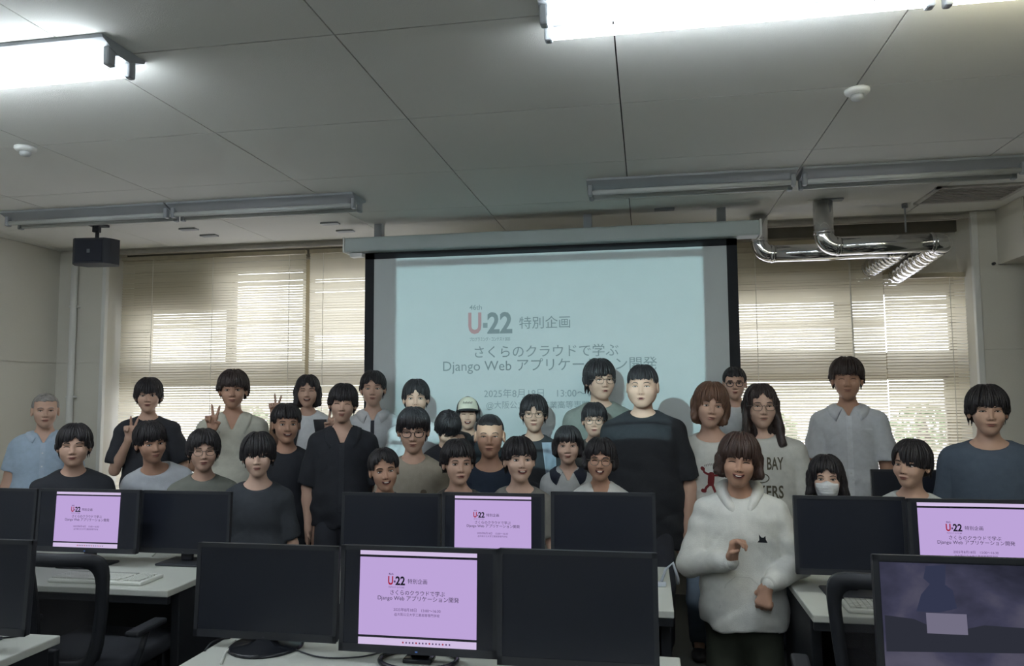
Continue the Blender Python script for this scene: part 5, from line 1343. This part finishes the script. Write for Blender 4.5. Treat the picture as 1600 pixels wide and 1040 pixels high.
for i in range(9):
    a_ = -.6 + 1.2 * i / 8; x0, z0 = cx_ + .07 * math.sin(a_), cz_ + .045 + .05 * math.cos(a_); blob(mb, [(x0, z0), (x0 + .003, z0 - .011)], .0022); blob(mb, [(x0 + .005, z0 - .002), (x0 + .001, z0 - .006)], .0018)
print_on(r26, mb, mat('print_grey', (140, 136, 132), .9), 'shirt_lettering', .003)
# big serif lettering on the white tee
n = r28['Np']; mb = MB(); pm_ = mat('print_olive', (88, 84, 70), .9)
def tee_text(s_, cx, cz, w_, h_, bold=.02):
    v, f = text_mesh(s_, bold); lo = v.min(0); hi = v.max(0); b_ = len(mb.v)
    mb.v += [(cx + ((p[0] - lo[0]) / (hi[0] - lo[0]) - .5) * w_, 0, cz + ((p[1] - lo[1]) / (hi[1] - lo[1]) - .5) * h_) for p in v]
    for q in f: mb.f.append(tuple(b_ + i for i in q)); mb.m.append(0)
tee_text('GREEN BAY', n.x - .02, n.z - .15, .27, .075); tee_text('PACKERS', n.x - .02, n.z - .315, .26, .075)
mb.tube([(n.x - .02 + .05 * math.cos(a_), 0, n.z - .235 + .028 * math.sin(a_)) for a_ in [2 * PI * k / 24 for k in range(24)]], .003, 4, closed=True)
mb.v = [(v[0], 0, v[2]) if abs(v[1]) < .02 else v for v in mb.v]
print_on(r28, mb, pm_, 'shirt_lettering', .004)
# hoodie: hood lying on the shoulders, pouch pocket, cuff and hem ribs, small dark cat-like mark
n = r29['Np']; t = r29['t']; hm = cloth((214, 214, 208)); s = r29['s']
F = Field(axis(-.22, .22, .009, []), axis(-.2, .22, .009, []), axis(-.12, .14, .009, []))
prev = None
for k in range(25):
    a_ = -2.75 + 5.5 * k / 24; fr_ = abs(a_) / 2.75
    p = Vector((math.sin(a_) * (.092 - .020 * fr_), math.cos(a_) * (.088 - .0 * fr_) - .012 + .004, .030 - .10 * fr_ ** 2.6 + .018 * math.sin(PI * fr_)))
    if prev is not None: addcap(F, prev, p, .024 + .004 * (1 - fr_) - .006 * fr_, .024 - .006 * fr_, .02)
    prev = p
addell(F, (0, .10, -.03), (.10, .045, .07), .03)
V, Q = nets(F); V = V * s + np.array(n); o = link('hood', mesh_np('hood', V, Q, hm), t)
strip_on(r29, [(n.x - .10, r29['hemz'] + .10), (n.x - .07, r29['hemz'] + .20), (n.x - .03, r29['hemz'] + .235), (n.x + .03, r29['hemz'] + .235), (n.x + .07, r29['hemz'] + .20), (n.x + .10, r29['hemz'] + .10)], .005, cloth((200, 200, 194)), 'pocket_edge', .002)
for sg in (-1, 1):
    E, W = r29['A'][sg][0], r29['A'][sg][1]; MB().tube([E.lerp(W, .84), E.lerp(W, .90), E.lerp(W, 1.02)], [.040 * s, .0375 * s, .037 * s], 18).build('cuff', cloth((206, 206, 200)), t, True)
mb = MB(); lx, lz = n.x + .085, n.z - .165
mb.v = [(lx - .020, 0, lz - .014), (lx + .022, 0, lz - .018), (lx + .015, 0, lz - .004), (lx + .014, 0, lz + .012), (lx + .006, 0, lz + .005), (lx - .003, 0, lz + .006), (lx - .013, 0, lz + .019), (lx - .012, 0, lz - .004)]
mb.f = [(0, 7, 5, 4, 2, 1), (7, 6, 5), (4, 3, 2)]; mb.m = [0, 0, 0]
print_on(r29, mb, mat('emblem_dark', (34, 36, 42), .8), 'chest_emblem', .004)
# dark sleeve of the raised arm
n = r12['Np']; E = r12['A'][1][0]; W = r12['A'][1][1]; Sx = r12['S'][1]
MB().tube([Sx.lerp(E, .35), Sx.lerp(E, .7), E + (E - Sx).normalized() * .01, E.lerp(W, .3), E.lerp(W, .6)], [.060, .058, .052, .048, .044], 14).build('dark_sleeve', cloth((48, 50, 54)), r12['t'], True)
